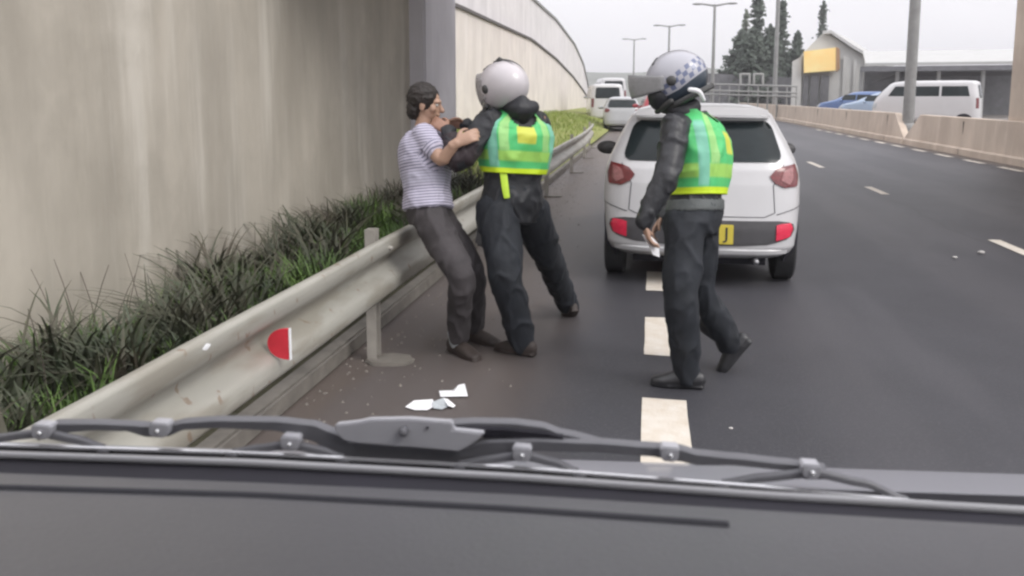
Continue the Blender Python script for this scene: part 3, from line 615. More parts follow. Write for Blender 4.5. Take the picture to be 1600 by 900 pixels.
# ================================================================== CARS
def car(name, label, cat, loc, rz, paint, W=1.66, L=3.6, H=1.52, style='hatch', detail=True, group=None):
    o = thing(name, label, cat, loc, rz, group)
    sx, sz = W/1.66, H/1.52
    Z = [.25, .29, .35, .50, .70, .86, .98, 1.06, 1.20, 1.36, 1.42, 1.47, 1.505, 1.52]
    Wd = [.70, .755, .785, .80, .815, .815, .80, .775, .715, .635, .60, .54, .42, .20]
    Yr = [.10, .03, .0, .0, .035, .06, .09, .13, .225, .335, .33, .38, .52, .8]
    Yf = [3.5, 3.57, 3.6, 3.6, 3.57, 3.42, 2.95, 2.72, 2.45, 2.1, 1.95, 1.8, 1.6, 1.3]
    if style == 'van':
        Yf = [3.5, 3.57, 3.6, 3.6, 3.58, 3.54, 3.46, 3.40, 3.27, 3.08, 3.0, 2.88, 2.6, 2.0]; Yr = [.08, .02, 0, 0, .01, .02, .03, .04, .07, .11, .12, .15, .25, .6]
        Wd = [.72, .77, .80, .81, .815, .815, .81, .80, .77, .735, .72, .69, .58, .3]
    if style == 'sedan':
        Yr = [.10, .03, .0, .0, .02, .06, .25, .45, .70, .95, 1.0, 1.1, 1.25, 1.5]; Yf = [a for a in Yf]
    Z = [z*sz for z in Z]; Wd = [a*sx for a in Wd]; k = L/3.6; Yr = [y if y < 1.2 else y*k for y in Yr]; Yf = [y*k for y in Yf]
    f = lambda arr, z: float(np.interp(z, Z, arr))
    def surf(x, z, front=False):
        w_ = f(Wd, z); u = min(.9995, abs(x)/w_); n_ = 3.6; q = (1-(1-u**n_)**(1/n_))
        return f(Yf, z)-q*.62 if front else f(Yr, z)+q*.42
    zs = sorted(set(list(np.linspace(Z[0], Z[-1], 44))+Z)); rows = []
    for z in zs:
        w_ = f(Wd, z); us = [math.sin(a) for a in np.linspace(-math.pi/2, math.pi/2, 25)]
        rear = [(u*w_*.9999, surf(u*w_*.9999, z), z) for u in us]; fr_ = [(u*w_*.9999, surf(u*w_*.9999, z, True), z) for u in reversed(us)]
        y0, y1 = rear[-1][1], fr_[0][1]; sr = [(w_, y0+(y1-y0)*t, z) for t in np.linspace(.04, .96, 12)]; slf = [(-w_, y1+(y0-y1)*t, z) for t in np.linspace(.04, .96, 12)]
        rows.append(rear+sr+fr_+slf)
    mb = MB(); mb.grid(rows, closed=True, cap=True); obj('body', mb, M[paint], o, local=True, auto=50)
    def patch(nm, poly, m, off=.006, front=False, side=0, rim=.02, nz=10, nx=12, par=None):
        xs = [p[0] for p in poly]; zz = [p[1] for p in poly]; z0, z1 = min(zz), max(zz); rr = []
        for i in range(nz+1):
            z = z0+(z1-z0)*(.5-.5*math.cos(math.pi*i/nz)); z = min(max(z, z0+1e-4), z1-1e-4); hit = []
            for a in range(len(poly)):
                (xa, za), (xb, zb_) = poly[a], poly[(a+1) % len(poly)]
                if (za-z)*(zb_-z) <= 0 and za != zb_: hit.append(xa+(xb-xa)*(z-za)/(zb_-za))
            lo, hi = min(hit), max(hit); row = []
            for j in range(nx+1):
                x = lo+(hi-lo)*j/nx
                if side: row.append((side*(f(Wd, z)+off), x, z))
                else: row.append((x, surf(x, z, front)+(off if front else -off), z))
            rr.append(row)
        mb = MB(); mb.grid(rr)
        inn = []
        for row in rr:
            if side: inn.append([(p[0]-side*rim, p[1], p[2]) for p in row])
            else: inn.append([(p[0], p[1]+(-rim if front else rim), p[2]) for p in row])
        o_ = len(mb.v); mb.grid(inn); n_ = nx+1
        bd_ = [j for j in range(n_)]+[(i+1)*n_+n_-1 for i in range(nz)]+[nz*n_+j for j in range(n_-2, -1, -1)]+[i*n_ for i in range(nz-1, 0, -1)]
        for a in range(len(bd_)):
            p, q = bd_[a], bd_[(a+1) % len(bd_)]; mb.f.append((p, q, q+o_, p+o_))
        return obj(nm, mb, m, par or o, local=True, auto=50)
    def rect(x0, x1, z0, z1, r=.05, top=0):   # rounded quad, top narrower by 'top'
        pts = []
        for cx, cz, a0 in ((x1-r, z1-r, 0), (x0+r, z1-r, 90), (x0+r, z0+r, 180), (x1-r, z0+r, 270)):
            for a in range(0, 91, 30):
                x = cx+r*math.cos(R(a0+a)); z = cz+r*math.sin(R(a0+a)); t = (z-z0)/(z1-z0)
                xm = (x0+x1)/2; pts.append((xm+(x-xm)*(1-top*t), z))
        return pts
    S = lambda P: [(x*sx, z*sz) for x, z in P]
    if style == 'van': rw_ = rect(-.60, .60, .98, 1.38, .06, .08)
    elif style == 'sedan': rw_ = rect(-.58, .58, 1.0, 1.38, .06, .16)
    else: rw_ = rect(-.655, .655, 1.045, 1.375, .07, .14)
    patch('rear_window', S(rw_), M['car_glass'], .008, nz=12, nx=16)
    patch('windscreen', S(rect(-.62, .62, 1.02, 1.36, .05, .16)), M['car_glass'], .008, front=True, nz=12, nx=16)
    for s in (-1, 1):
        for (ya, yb) in (((.35*k, 1.25*k), (1.32*k, 2.2*k), (2.32*k, 3.0*k)) if style == 'van' else ((.85*k, 1.55*k), (1.6*k, 2.35*k))):
            patch('side_window', [(ya, 1.03*sz), (yb, 1.03*sz), (yb-.25*(yb > 2.3*k), 1.34*sz), (ya+.1*(ya < k), 1.34*sz)], M['car_glass'], .006, side=s, nz=6, nx=6)
        patch('tail_light', S([(s*.54, .93), (s*.60, 1.00), (s*.755, 1.025), (s*.785, .93), (s*.77, .845), (s*.66, .84), (s*.58, .88)]) if style == 'hatch' else S([(s*.64, .98), (s*.76, .98), (s*.77, .66), (s*.66, .66)]), M['red_lens'], .012)
        patch('headlight', S([(s*.5, .74), (s*.76, .80), (s*.76, .66), (s*.5, .62)]), M['paper_grey'], .012, front=True)
        for yw in (.56, L-.72):
            mb = MB(); cx = s*(W/2-.115); rows_ = []
            for (dx, rr_) in ((-.085, .20), (-.085, .27), (-.07, .292), (.07, .292), (.088, .27), (.088, .19), (.05, .17)):
                rows_.append([(cx+s*dx, yw+rr_*math.cos(a), .292+rr_*math.sin(a)) for a in [2*math.pi*j/28 for j in range(28)]])
            mb.grid(rows_, closed=True, cap=True); wh = obj('wheel', mb, M['tyre'], o, local=True, auto=40)
            mb = MB(); rows_ = [[(cx+s*dx, yw+rr_*math.cos(a), .292+rr_*math.sin(a)) for a in [2*math.pi*j/20 for j in range(20)]] for dx, rr_ in ((.052, .168), (.075, .165), (.07, .12), (.085, .05))]
            mb.grid(rows_, closed=True, cap=True); obj('rim', mb, M['rim_metal'], wh, local=True)
            arch = [(yw+.345*math.cos(a), .30+.345*math.sin(a)) for a in np.linspace(0, math.pi, 13)]+[(yw-.345, .215), (yw+.345, .215)]
            patch('wheel_arch', arch, M['rubber_dull'], .004, side=s, nz=10, nx=6)
        mb = MB(); mb.ellipsoid((s*(W/2+.10), 2.25*k, 1.02*sz), (.12, .065, .075), seg=14, rings=8); mb.tube([(s*(W/2-.06), 2.3*k, .97*sz), (s*(W/2+.05), 2.27*k, .99*sz)], .03, 8); obj('side_mirror', mb, M['black_plastic'] if detail else M[paint], o, local=True)
    mb = MB(); mb.box((-W/2*.66, .25, .17), (W/2*.66, L-.3, .27)); obj('underbody', mb, M['rubber_dull'], o, local=True, smooth=False)
    if detail:
        ins = patch('bumper_insert', [(-.74, .555), (-.62, .575), (.62, .575), (.74, .555), (.755, .50), (.72, .43), (.55, .385), (.3, .37), (-.3, .37), (-.55, .385), (-.72, .43), (-.755, .50)], M['grey_plastic'], .008, nz=12, nx=24)
        for s in (-1, 1):
            patch('reflector', [(s*.60, .55), (s*.72, .555), (s*.742, .51), (s*.715, .44), (s*.60, .415)], M['red_reflector'], .016)
            patch('inner_lens', [(s*.63, .90), (s*.66, .985), (s*.735, 1.0), (s*.74, .90), (s*.70, .865)], M['pink_lens'], .018, nz=6, nx=6)
        mb = MB(); mb.box((-.26, -.030, .385), (.26, -.012, .545)); pl = obj('number_plate', mb, M['yellow_plate'], o, local=True, bevel=.004)
        cu = bpy.data.curves.new('digits', 'FONT'); cu.body = '    J'; cu.body = '61 J'; cu.size = .135; cu.align_x = 'RIGHT'; cu.extrude = .0015
        to = bpy.data.objects.new('tmp', cu); COL.objects.link(to); dg = bpy.context.evaluated_depsgraph_get(); me = bpy.data.meshes.new_from_object(to.evaluated_get(dg)); bpy.data.objects.remove(to)
        me.transform(Matrix.Translation((.225, -.0325, .432)) @ Matrix.Rotation(R(90), 4, 'X') @ Matrix.Scale(1.15, 4, (1, 0, 0))); me.materials.clear(); me.materials.append(M['seam'])
        link('digits', me, pl)
        # tailgate shut lines, spoiler lip, wiper, badge recess, handle
        def seamline(pts, nm='tailgate_seam'):
            P = []
            for a in range(len(pts)-1):
                for t in np.linspace(0, 1, 8)[:-1]: x = pts[a][0]*(1-t)+pts[a+1][0]*t; z = pts[a][1]*(1-t)+pts[a+1][1]*t; P.append((x, surf(x, z)-.001, z))
            x, z = pts[-1]; P.append((x, surf(x, z)-.001, z)); mb = MB(); mb.tube(P, .0035, 5, smooth=1, capround=False); obj(nm, mb, M['seam'], o, local=True)
        seamline([(-.655, 1.02), (-.57, .86), (-.585, .64), (-.50, .605), (.50, .605), (.585, .64), (.57, .86), (.655, 1.02)])
        seamline([(-.80, .68), (-.60, .625)], 'bumper_seam'); seamline([(.80, .68), (.60, .625)], 'bumper_seam')
        mb = MB(); rr = []
        for x in np.linspace(-.55, .55, 17):
            y = surf(x, 1.40); rr.append([(x, y+.05, 1.475-.02*abs(x)), (x, y-.085, 1.425-.03*x*x), (x, y-.085, 1.405-.03*x*x), (x, y+.03, 1.392)])
        mb.grid(rr, closed=True, cap=True); obj('spoiler', mb, M['white_paint'], o, local=True, auto=60)
        mb = MB(); mb.box((-.12, surf(0, 1.395)-.115, 1.398), (.12, surf(0, 1.395)-.10, 1.408)); obj('brake_light', mb, M['red_lens'], o, local=True)
        mb = MB(); mb.tube([(0, surf(0, 1.03)-.03, 1.03), (-.05, surf(0, 1.06)-.03, 1.06), (-.36, surf(-.36, 1.12)-.03, 1.10)], [.02, .011, .006], 8); obj('rear_wiper', mb, M['black_plastic'], o, local=True)
        mb = MB(); mb.box((-.17, surf(0, .66)-.018, .64), (.17, surf(0, .66)+.01, .665)); obj('tailgate_handle', mb, M['white_paint'], o, local=True, bevel=.006)
        mb = MB(); mb.ellipsoid((0, surf(0, .90)-.004, .90), (.055, .008, .03), seg=16, rings=6); obj('badge', mb, M['rim_metal'], o, local=True)
        mb = MB(); rr = []
        for x in np.linspace(-.70, .70, 21):
            y = surf(x, .30); rr.append([(x, y-.012, .365-.0), (x, y-.03, .33), (x, y-.02, .30), (x, y+.03, .29)])
        mb.grid(rr); obj('bumper_lip', mb, M['white_paint'], o, local=True)
        mb = MB(); mb.tube([(.45, .02, .24), (.45, .35, .24)], .025, 10); obj('exhaust', mb, M['rim_metal'], o, local=True)
    return o
rear = WD(1096, 300, 6.5)
cc = car('hatchback_car', 'white hatchback stopped across the dashed line with yellow number plate', 'car', (rear.x, rear.y, 0), R(-1.2), 'white_paint')
grp = 'cars queued further ahead'
car('silver_car', 'silver-white car queued ahead beside the end of the guardrail', 'car', (-1.3, 36, 0), R(4), 'silver_paint', 1.7, 4.2, 1.55, 'hatch', False, grp)
car('red_car', 'red car queued ahead, roof showing over the white hatchback', 'car', (.55, 27.5, 0), R(4), 'red_paint', 1.75, 4.3, 1.82, 'hatch', False, grp)
car('white_van', 'white van queued ahead below the end of the curved wall', 'van', (-2.4, 44, 0), R(8), 'white_paint', 1.9, 4.6, 2.25, 'van', False, grp)
car('white_lorry', 'tall white lorry farthest along the road below the hill', 'lorry', (-3.4, 72, 0), R(10), 'white_paint', 2.4, 6, 3.2, 'van', False, grp)
grp = 'vehicles parked beyond the barrier wall'
def parked(name, label, cat, px, d, rz, *a, **k):
    p = WD(px, 150, d); L_ = a[2]; car(name, label, cat, (p.x+L_*math.sin(rz), p.y-L_*math.cos(rz), .25), rz, *a, detail=False, group=grp, **k)
parked('white_minibus', 'white minibus parked behind the barrier beside the thick lamp pole', 'van', 1366, 34, R(66), 'white_paint', 1.75, 4.0, 1.95, 'van')
parked('pale_blue_car', 'pale blue car parked between the blue car and the white minibus', 'car', 1314, 44, R(62), 'pale_blue_paint', 1.7, 3.9, 1.55, 'hatch')
parked('blue_car', 'dark blue car parked in front of the yellow sign', 'car', 1280, 49, R(62), 'blue_paint', 1.7, 4.2, 1.6, 'hatch')

# ================================================================== PEOPLE
def frame(fwd, up=Vector((0, 0, 1))):
    f = Vector(fwd).normalized(); s = f.cross(Vector(up)).normalized(); u = s.cross(f).normalized()
    return Matrix((s, f, u)).transposed()      # columns: right, forward, up
TR = [(-.10, .150, .115), (0, .172, .128), (.14, .163, .122), (.26, .150, .112), (.42, .166, .122), (.60, .182, .132), (.74, .188, .128), (.84, .170, .108), (.91, .115, .085), (.96, .068, .066), (1.04, .056, .060)]
def torso(mb, sp, t0, t1, off, seg=28, scale=1.0):
    rows = []; ts = [float(t) for t in np.linspace(t0, t1, 22)]
    L = (sp['neck']-sp['pelvis'])
    for t in ts:
        a = float(np.interp(t, [q[0] for q in TR], [q[1] for q in TR]))*scale+off; b = float(np.interp(t, [q[0] for q in TR], [q[2] for q in TR]))*scale+off
        c = sp['pelvis']+L*t
        if 'mid' in sp:
            k = max(0, min(1, t)); c = sp['pelvis']*(1-k)**2+2*k*(1-k)*sp['mid']+sp['neck']*k*k if 0 <= t <= 1 else sp['pelvis']+L*t
        kk = max(0, min(1, t)); s = (sp['hipax']*(1-kk)+sp['shax']*kk).normalized(); d = L.normalized(); s = (s-d*s.dot(d)).normalized(); fw_ = s.cross(d)*-1
        rows.append([c+s*a*math.copysign(abs(math.cos(q))**.85, math.cos(q))+fw_*b*math.copysign(abs(math.sin(q))**.85, math.sin(q)) for q in [2*math.pi*j/seg for j in range(seg)]])
    mb.grid(rows, closed=True, cap=True); return rows
def hand(mb, wrist, d, palm, s=1, curl=.5, spread=1):
    """palm + four unequal curled fingers + thumb from the side of the palm"""
    d = Vector(d).normalized(); pn = Vector(palm); pn = (pn-d*pn.dot(d)).normalized(); sd = d.cross(pn)*s
    w0 = Vector(wrist)
    mb.tube([w0-d*.03, w0+d*.02, w0+d*.06, w0+d*.09], [(.029, .023), (.034, .018), (.041, .016), (.041, .013)], 12, side=sd, smooth=2)
    for i, (ln, off) in enumerate(((.070, .030), (.079, .010), (.074, -.011), (.058, -.031))):
        b = w0+d*.088+sd*off; p = [b-d*.02, b]; ang = 0; dirv = (d+sd*off*1.5*spread).normalized()
        for k, seg_ in enumerate((.45, .32, .26)):
            ang += curl*(.75+.12*i)*(.8 if k == 0 else 1); v = dirv*math.cos(ang)+pn*math.sin(ang); p.append(p[-1]+v*ln*seg_)
        mb.tube(p, [.0100, .0096, .0092, .0085, .0074], 8, smooth=2)
    b = w0+d*.028+sd*.028; mb.tube([b, b+sd*.024+d*.018+pn*.008, b+sd*.034+d*.045+pn*.02, b+sd*.030+d*.066+pn*(.024+.02*curl)], [.014, .0125, .011, .009], 8, smooth=2)
def head_mesh(mb, c, ax, s=1.0):
    def P(x, y, z): return c+ax @ Vector((x, y, z))*s
    mb.ellipsoid(P(0, -.008, .030), (.076*s, .094*s, .088*s), ax)
    mb.ellipsoid(P(0, .022, -.035), (.060*s, .066*s, .078*s), ax)
    mb.ellipsoid(P(0, .052, -.088), (.030*s, .030*s, .026*s), ax, 12, 8)     # chin
    mb.ellipsoid(P(0, .080, .022), (.058*s, .018*s, .014*s), ax, 14, 8)      # brow
    mb.tube([P(0, .082, .012), P(0, .098, -.012), P(0, .108, -.030)], [.010*s, .013*s, .017*s], 10)   # nose
    mb.ellipsoid(P(0, .088, -.062), (.024*s, .010*s, .007*s), ax, 12, 8); mb.ellipsoid(P(0, .086, -.054), (.026*s, .010*s, .006*s), ax, 12, 8)
    for q in (-1, 1):
        mb.ellipsoid(P(q*.048, .055, -.022), (.022*s, .022*s, .024*s), ax, 12, 8)
        mb.ellipsoid(P(q*.079, -.008, -.012), (.009*s, .020*s, .033*s), ax, 12, 8)   # ears
def foot(mb, ankle, d, s=1.0, up=0.0, roll=None, sole=.0):
    """shoe from ankle along d (toe direction); heel lifted by pointing d down"""
    d = Vector(d).normalized(); side = Vector((0, 0, 1)).cross(d)
    side = side.normalized() if side.length > .1 else Vector((1, 0, 0)); u = d.cross(side); u = u if u.z > 0 or abs(u.z) < .3 else -u
    a = Vector(ankle); h = -u
    mb.tube([a+h*.045-d*.065, a+h*.045-d*.02, a+h*.05+d*.06, a+h*.062+d*.13, a+h*.068+d*.175], [(.034*s, .040*s), (.042*s, .046*s), (.044*s, .040*s), (.047*s, .028*s), (.036*s, .020*s)], 14, side=side)
    mb.tube([a+h*.083-d*.085, a+h*.084, a+h*.086+d*.10, a+h*.086+d*.19], [(.034*s, .010), (.036*s, .010), (.048*s, .010), (.036*s, .010)], 12, side=side)
    mb.tube([a-h*.16, a-h*.02, a+h*.04], [.052*s, .044*s, .044*s], 12)
def limb_pts(a, b, c): return [a, a*.5+b*.5, b, b*.5+c*.5, c]
def person(name, label, J, outfit):
    """J: world joints. Body one continuous mesh; clothes, hair, helmet its children."""
    base = Vector((J['pelvis'].x, J['pelvis'].y, 0))
    sp = dict(pelvis=J['pelvis'], neck=J['neck'], hipax=(J['hipR']-J['hipL']).normalized(), shax=(J['shR']-J['shL']).normalized())
    if 'mid' in J: sp['mid'] = J['mid']
    hx = frame(J['face'], J.get('headup', Vector((0, 0, 1))))
    mb = MB(); torso(mb, sp, -.1, 1.02, -.012)
    mb.tube([J['neck']-Vector((0, 0, .03)), J['head']-Vector((0, 0, .05))], [.055, .052], 14); head_mesh(mb, J['head'], hx)
    for s in 'LR':
        mb.tube(limb_pts(J['sh'+s], J['el'+s], J['wr'+s]), [.056, .050, .040, .037, .026], 14)
        hd = J.get('hd'+s, J['wr'+s]-J['el'+s]); hand(mb, J['wr'+s], hd, J.get('pn'+s, Vector((0, 0, -1))), 1 if s == 'R' else -1, J.get('curl'+s, .45))
        mb.tube(limb_pts(J['hip'+s], J['kn'+s], J['an'+s]), [.085, .075, .055, .052, .038], 14)
    for s in 'LR': fd = J['ft'+s].normalized(); fs_ = Vector((0, 0, 1)).cross(fd); fs_ = fs_.normalized(); fu = fd.cross(fs_); fu = fu if fu.z > 0 else -fu; mb.tube([J['an'+s], J['an'+s]-fu*.045, J['an'+s]-fu*.062+fd*.09], [.034, .032, .018], 10)
    root = bpy.data.objects.new(name, None); root.location = base; COL.objects.link(root)
    me = remesh(mb, 'body', outfit['skin'], .0065, root, 3); bpy.data.objects.remove(root)
    root = link(name, me); root.location = base; tag(root, label, 'person')
    # trousers
    mb = MB(); torso(mb, sp, -.12, outfit.get('waist', .20), outfit.get('legoff', .018)); lw = outfit.get('legw', 1)
    for s in 'LR':
        lw = outfit.get('legw'+s, outfit.get('legw', 1)); a, b, c = J['hip'+s], J['kn'+s], J['an'+s]; cc_ = c+(c-b).normalized()*outfit.get('cuff', .02)
        mb.tube([a, a*.5+b*.5, b, b*.5+cc_*.5, cc_], [.108*lw, .100*lw, .080*lw, .074*lw, .066*outfit.get('cuffw', 1)*lw], 18)
    link('trousers', remesh(mb, 'trousers', outfit['trousers'], .010, root, 5, .012, 6.0, (1.3, 1.3, .75), int(J['pelvis'].x*50) % 17), root)
    for s in 'LR':
        mb = MB(); foot(mb, J['an'+s], J['ft'+s], outfit.get('shoe', 1.0)); link('boot', remesh(mb, 'boot', outfit['boots'], .007, root, 4), root)
    # jacket or shirt
    mb = MB(); torso(mb, sp, outfit.get('hem', -.02), .95, outfit.get('topoff', .016)); sl_ = outfit.get('sleeve', 1.0); sr = outfit.get('sleever', 1.0)
    for s in 'LR':
        a, b, c = J['sh'+s], J['el'+s], J['wr'+s]
        ctr = J['neck']*.35+a*.65-Vector((0, 0, .03))
        if sl_ >= 1: mb.tube([ctr, a, a*.5+b*.5, b, b*.5+c*.5, c], [.060, .078*sr, .070*sr, .062*sr, .056*sr, .044*sr], 16)
        else: e = a+(b-a)*sl_; mb.tube([ctr, a, a*.4+e*.6, e], [.060, .074, .072, .068], 16)
    me = remesh(mb, 'top', outfit['top'], .010, root, 5, outfit.get('fold', .011), 8.0, (1, 1, .9), 2)
    L = sp['neck']-sp['pelvis']; Ln = L.length; Ld = L.normalized(); off = J['pelvis']-base
    def fn(co):
        v = (co-off).dot(Ld)/Ln
        if sl_ < 1:
            for s in 'LR':
                a = J['sh'+s]-base; d = (J['el'+s]-J['sh'+s]).normalized(); q = co-a; al = q.dot(d); rad = (q-d*al).length
                lat = abs((co-off).dot(sp['shax']))
                if al > .03 and rad < .10 and (lat > .16 or al > .10): return (0, .85-al*1.6, 0)
        return (0, v, 0)
    if outfit.get('uvw'): set_uvw(me, fn)
    link(outfit.get('topname', 'jacket'), me, root)
    # vest
    if 'vest' in outfit:
        v0, v1 = outfit['vrange']; mb = MB(); seg = 84; rows = []; n_ = 60; uv = []
        for i in range(n_+1):
            t = v0+(v1-v0)*i/n_
            m1 = MB(); sub = torso(m1, sp, t, t+1e-4, outfit.get('voff', .033), seg)[0]
            c = sum(sub, Vector())/seg; row = []
            for j, p in enumerate(sub):
                q = 2*math.pi*j/seg; nq = noise.noise(Vector((p.x*9, p.y*9, p.z*5))+Vector((3, 0, 0))); r_ = ((1-min(1, abs(nq)*3))**1.5*.016+nq*.012-.003)*(1 if t < .8 else .5)
                row.append(p+(p-c).normalized()*r_); uv.append((math.cos(q), (t-v0)/(v1-v0), math.sin(q)))
            rows.append(row)
        mb.grid(rows, closed=True); vn = outfit.get('vneck', .78); kf = []
        for f_ in mb.f:
            q_ = f_[0]; tt = q_//seg/n_; cq = abs(math.cos(2*math.pi*((q_ % seg)+.5)/seg))
            if tt > vn and cq < .80*(tt-vn)/(1-vn)+.08: continue
            kf.append(f_)
        mb.f = kf
        me = bpy.data.meshes.new('vest'); me.from_pydata([tuple(Vector(v)-base) for v in mb.v], [], mb.f)
        a = me.attributes.new('uvw', 'FLOAT_VECTOR', 'POINT'); a.data.foreach_set('vector', [q for u in uv for q in u])
        me.polygons.foreach_set('use_smooth', [True]*len(me.polygons)); me.materials.append(outfit['vest']); vo = link('vest', me, root)
        sm = vo.modifiers.new('thick', 'SOLIDIFY'); sm.thickness = .005; sm.offset = 1
    if outfit.get('sock'):
        mb = MB(); a = J['anR']; mb.tube([a+Vector((-.01, 0, .05)), a-Vector((0, 0, .02))], [.058, .054], 14); obj('sock', mb, outfit['sock'], root)
    # hair
    if 'hair' in outfit:
        mb = MB(); c = J['head']; r_ = random.Random(4)
        mb.ellipsoid(c+hx @ Vector((0, -.022, .038)), (.092, .102, .098), hx, 22, 14); mb.ellipsoid(c+hx @ Vector((0, -.066, -.035)), (.074, .050, .070), hx)
        me = remesh(mb, 'hair', outfit['hair'], .007, root, 2, .006, 30, (1, 1, 1), 5); link('hair', me, root)
    for s in (-1, 1):
        if outfit.get('eyes', True):
            mb = MB(); mb.ellipsoid(J['head']+hx @ Vector((s*.031, .074, .004)), (.012, .012, .012), hx, 12, 8); e = obj('eye', mb, M['eye'], root)
            mb = MB(); mb.ellipsoid(J['head']+hx @ Vector((s*.031, .083, .004)), (.005, .005, .005), hx, 8, 6); obj('pupil', mb, M['hair'], e)
    return root, hx, sp, base
def helmet(root, c, ax, shell_mat, visor_m, visor_rot=35, rim=True, tilt=0, visor_len=.205, er=(-30, 38), open_=(-.62, .34), roll=True):
    """open-face motorcycle helmet: shell, chin bar, hinged visor, crest trim"""
    A = ax @ Matrix.Rotation(R(tilt), 3, 'X')
    def P(v): return c+A @ Vector(v)
    h = thing_part = None
    seg, rings = 56, 36; vs = []; fs = []; uv = []
    rx, ry, rz_ = .128, .158, .142; idx = {}
    def inside(a, ph):   # face opening
        x, y, z = math.cos(ph)*math.sin(a), math.cos(ph)*math.cos(a), math.sin(ph)
        return y > .50 and open_[0] < z < open_[1]
    rowsv = []
    for i in range(rings+1):
        ph = -1.02+(math.pi/2-.02+1.02)*i/rings
        for j in range(seg):
            a = 2*math.pi*j/seg; x, y, z = math.cos(ph)*math.sin(a), math.cos(ph)*math.cos(a), math.sin(ph)
            k = 1+.04*max(0, -y)*(1-z); rowsv.append((rx*x*k, ry*y*k, rz_*z)); uv.append((a*.135, rz_*z+.10*min(0, y*.3), 0))
    for i in range(rings):
        for j in range(seg):
            a = 2*math.pi*(j+.5)/seg; ph = -1.02+(math.pi/2+1.0)*(i+.5)/rings
            if inside(a, ph): continue
            fs.append((i*seg+j, i*seg+(j+1) % seg, (i+1)*seg+(j+1) % seg, (i+1)*seg+j))
    fs.append(tuple(rings*seg+j for j in range(seg)))
    me = bpy.data.meshes.new('helmet'); inv = wm(root).inverted()
    me.from_pydata([tuple(inv @ P(v)) for v in rowsv], [], fs)
    at = me.attributes.new('uvw', 'FLOAT_VECTOR', 'POINT'); at.data.foreach_set('vector', [q for u in uv for q in u])
    me.polygons.foreach_set('use_smooth', [True]*len(me.polygons)); me.materials.append(shell_mat); h = link('helmet', me, root)
    sm = h.modifiers.new('t', 'SOLIDIFY'); sm.thickness = .012; sm.offset = -1
    # chin bar
    mb = MB(); mb.tube([P((rx*math.sin(a)*1.0, ry*math.cos(a)*1.05, -.088-.02*math.cos(a))) for a in np.linspace(-1.15, 1.15, 9)], (.017, .017), 10, smooth=2); obj('chin_bar', mb, M['helmet_black'], h)
    # visor: curved sheet hinged at the temples
    rows_ = []; vr = R(visor_rot)
    for i in range(9):
        e = R(er[0]+(er[1]-er[0])*i/8); row = []
        for j in range(21):
            a = R(-78+j*7.8); rr_ = visor_len; x = .137*math.sin(a); y = rr_*math.cos(a)*math.cos(e); z = rr_*math.sin(e)*(.4+.6*math.cos(a))
            y2, z2 = y*math.cos(vr)-z*math.sin(vr), y*math.sin(vr)+z*math.cos(vr); row.append(P((x, y2, z2+.0)))
        rows_.append(row)
    mb = MB(); mb.grid(rows_); v = obj('visor', mb, visor_m, h, auto=0); sm = v.modifiers.new('t', 'SOLIDIFY'); sm.thickness = .004
    for s in (-1, 1):
        mb = MB(); mb.ellipsoid(P((s*.137, .015, 0)), (.016, .028, .028), A, 14, 8); obj('hinge', mb, M['helmet_black'], h)
    mb = MB(); mb.tube([P((0, ry*math.sin(a)*1.02, rz_*math.cos(a)*1.03)) for a in np.linspace(.10, -1.35, 12)], [(.020, .010)]*12, 8, side=A @ Vector((1, 0, 0)), smooth=1); obj('crest_trim', mb, M['helmet_black'], h)
    mb = MB(); mb.tube([P((s*.052, ry*(.10+.30*abs(s)), rz_*(1.02-.12*abs(s)))) for s in (-1, -.4, .4, 1)], [.010, .016, .016, .010], 8); obj('vent', mb, M['helmet_black'], h)
    mb = MB(); mb.tube([P((rx*math.cos(-1.02)*math.sin(a)*1.01, ry*1.03*math.cos(-1.02)*math.cos(a), rz_*math.sin(-1.02))) for a in np.linspace(.75, 2*math.pi-.75, 26)], .008, 8, smooth=1); obj('edge_trim', mb, M['helmet_black'], h)
    for s in (-1, 1):
        mb = MB(); mb.tube([P((s*rx*.985*math.cos(q)*math.sin(1.09), ry*1.01*math.cos(q)*math.cos(1.09), rz_*math.sin(q))) for q in np.linspace(-.66, .34, 8)], .006, 6, smooth=1); obj('opening_trim', mb, M['helmet_black'], h)
    if not roll: return h
    mb = MB(); mb.tube([P((rx*.93*math.sin(a), -.01+ry*.90*math.cos(a), -.122)) for a in np.linspace(0, 2*math.pi*.98, 22)], .017, 8, smooth=1); obj('neck_roll', mb, M['helmet_black'], h)
    return h
V = Vector
# ---- striped-shirt man leaning back on the guardrail, facing right (toward the middle officer)
d = 4.95
J = dict(pelvis=WD(670, 332, 4.92), neck=WD(660, 200, 4.98), head=WD(665, 163, 4.97), shR=WD(662, 211, 4.82), shL=WD(674, 207, 5.16),
         elR=WD(690, 250, 4.72), wrR=WD(713, 224, 4.66), elL=WD(708, 243, 5.12), wrL=WD(752, 232, 5.0),
         hipR=WD(672, 340, 4.83), hipL=WD(680, 338, 5.02), knR=WD(720, 430, 4.68), anR=WD(716, 524, 4.93), knL=WD(738, 424, 4.98), anL=WD(742, 508, 5.17),
         ftR=V((.75, -.60, -.02)), ftL=V((.9, -.35, -.02)), face=V((1, .12, -.10)), headup=V((.05, 0, 1)), hdR=WD(735, 213, 4.66)-WD(713, 224, 4.66), pnR=V((.1, .9, -.2)), curlR=.5, curlL=.6, pnL=V((0, -.3, -1)))
for k in ('anR', 'anL'): J[k].z = .092
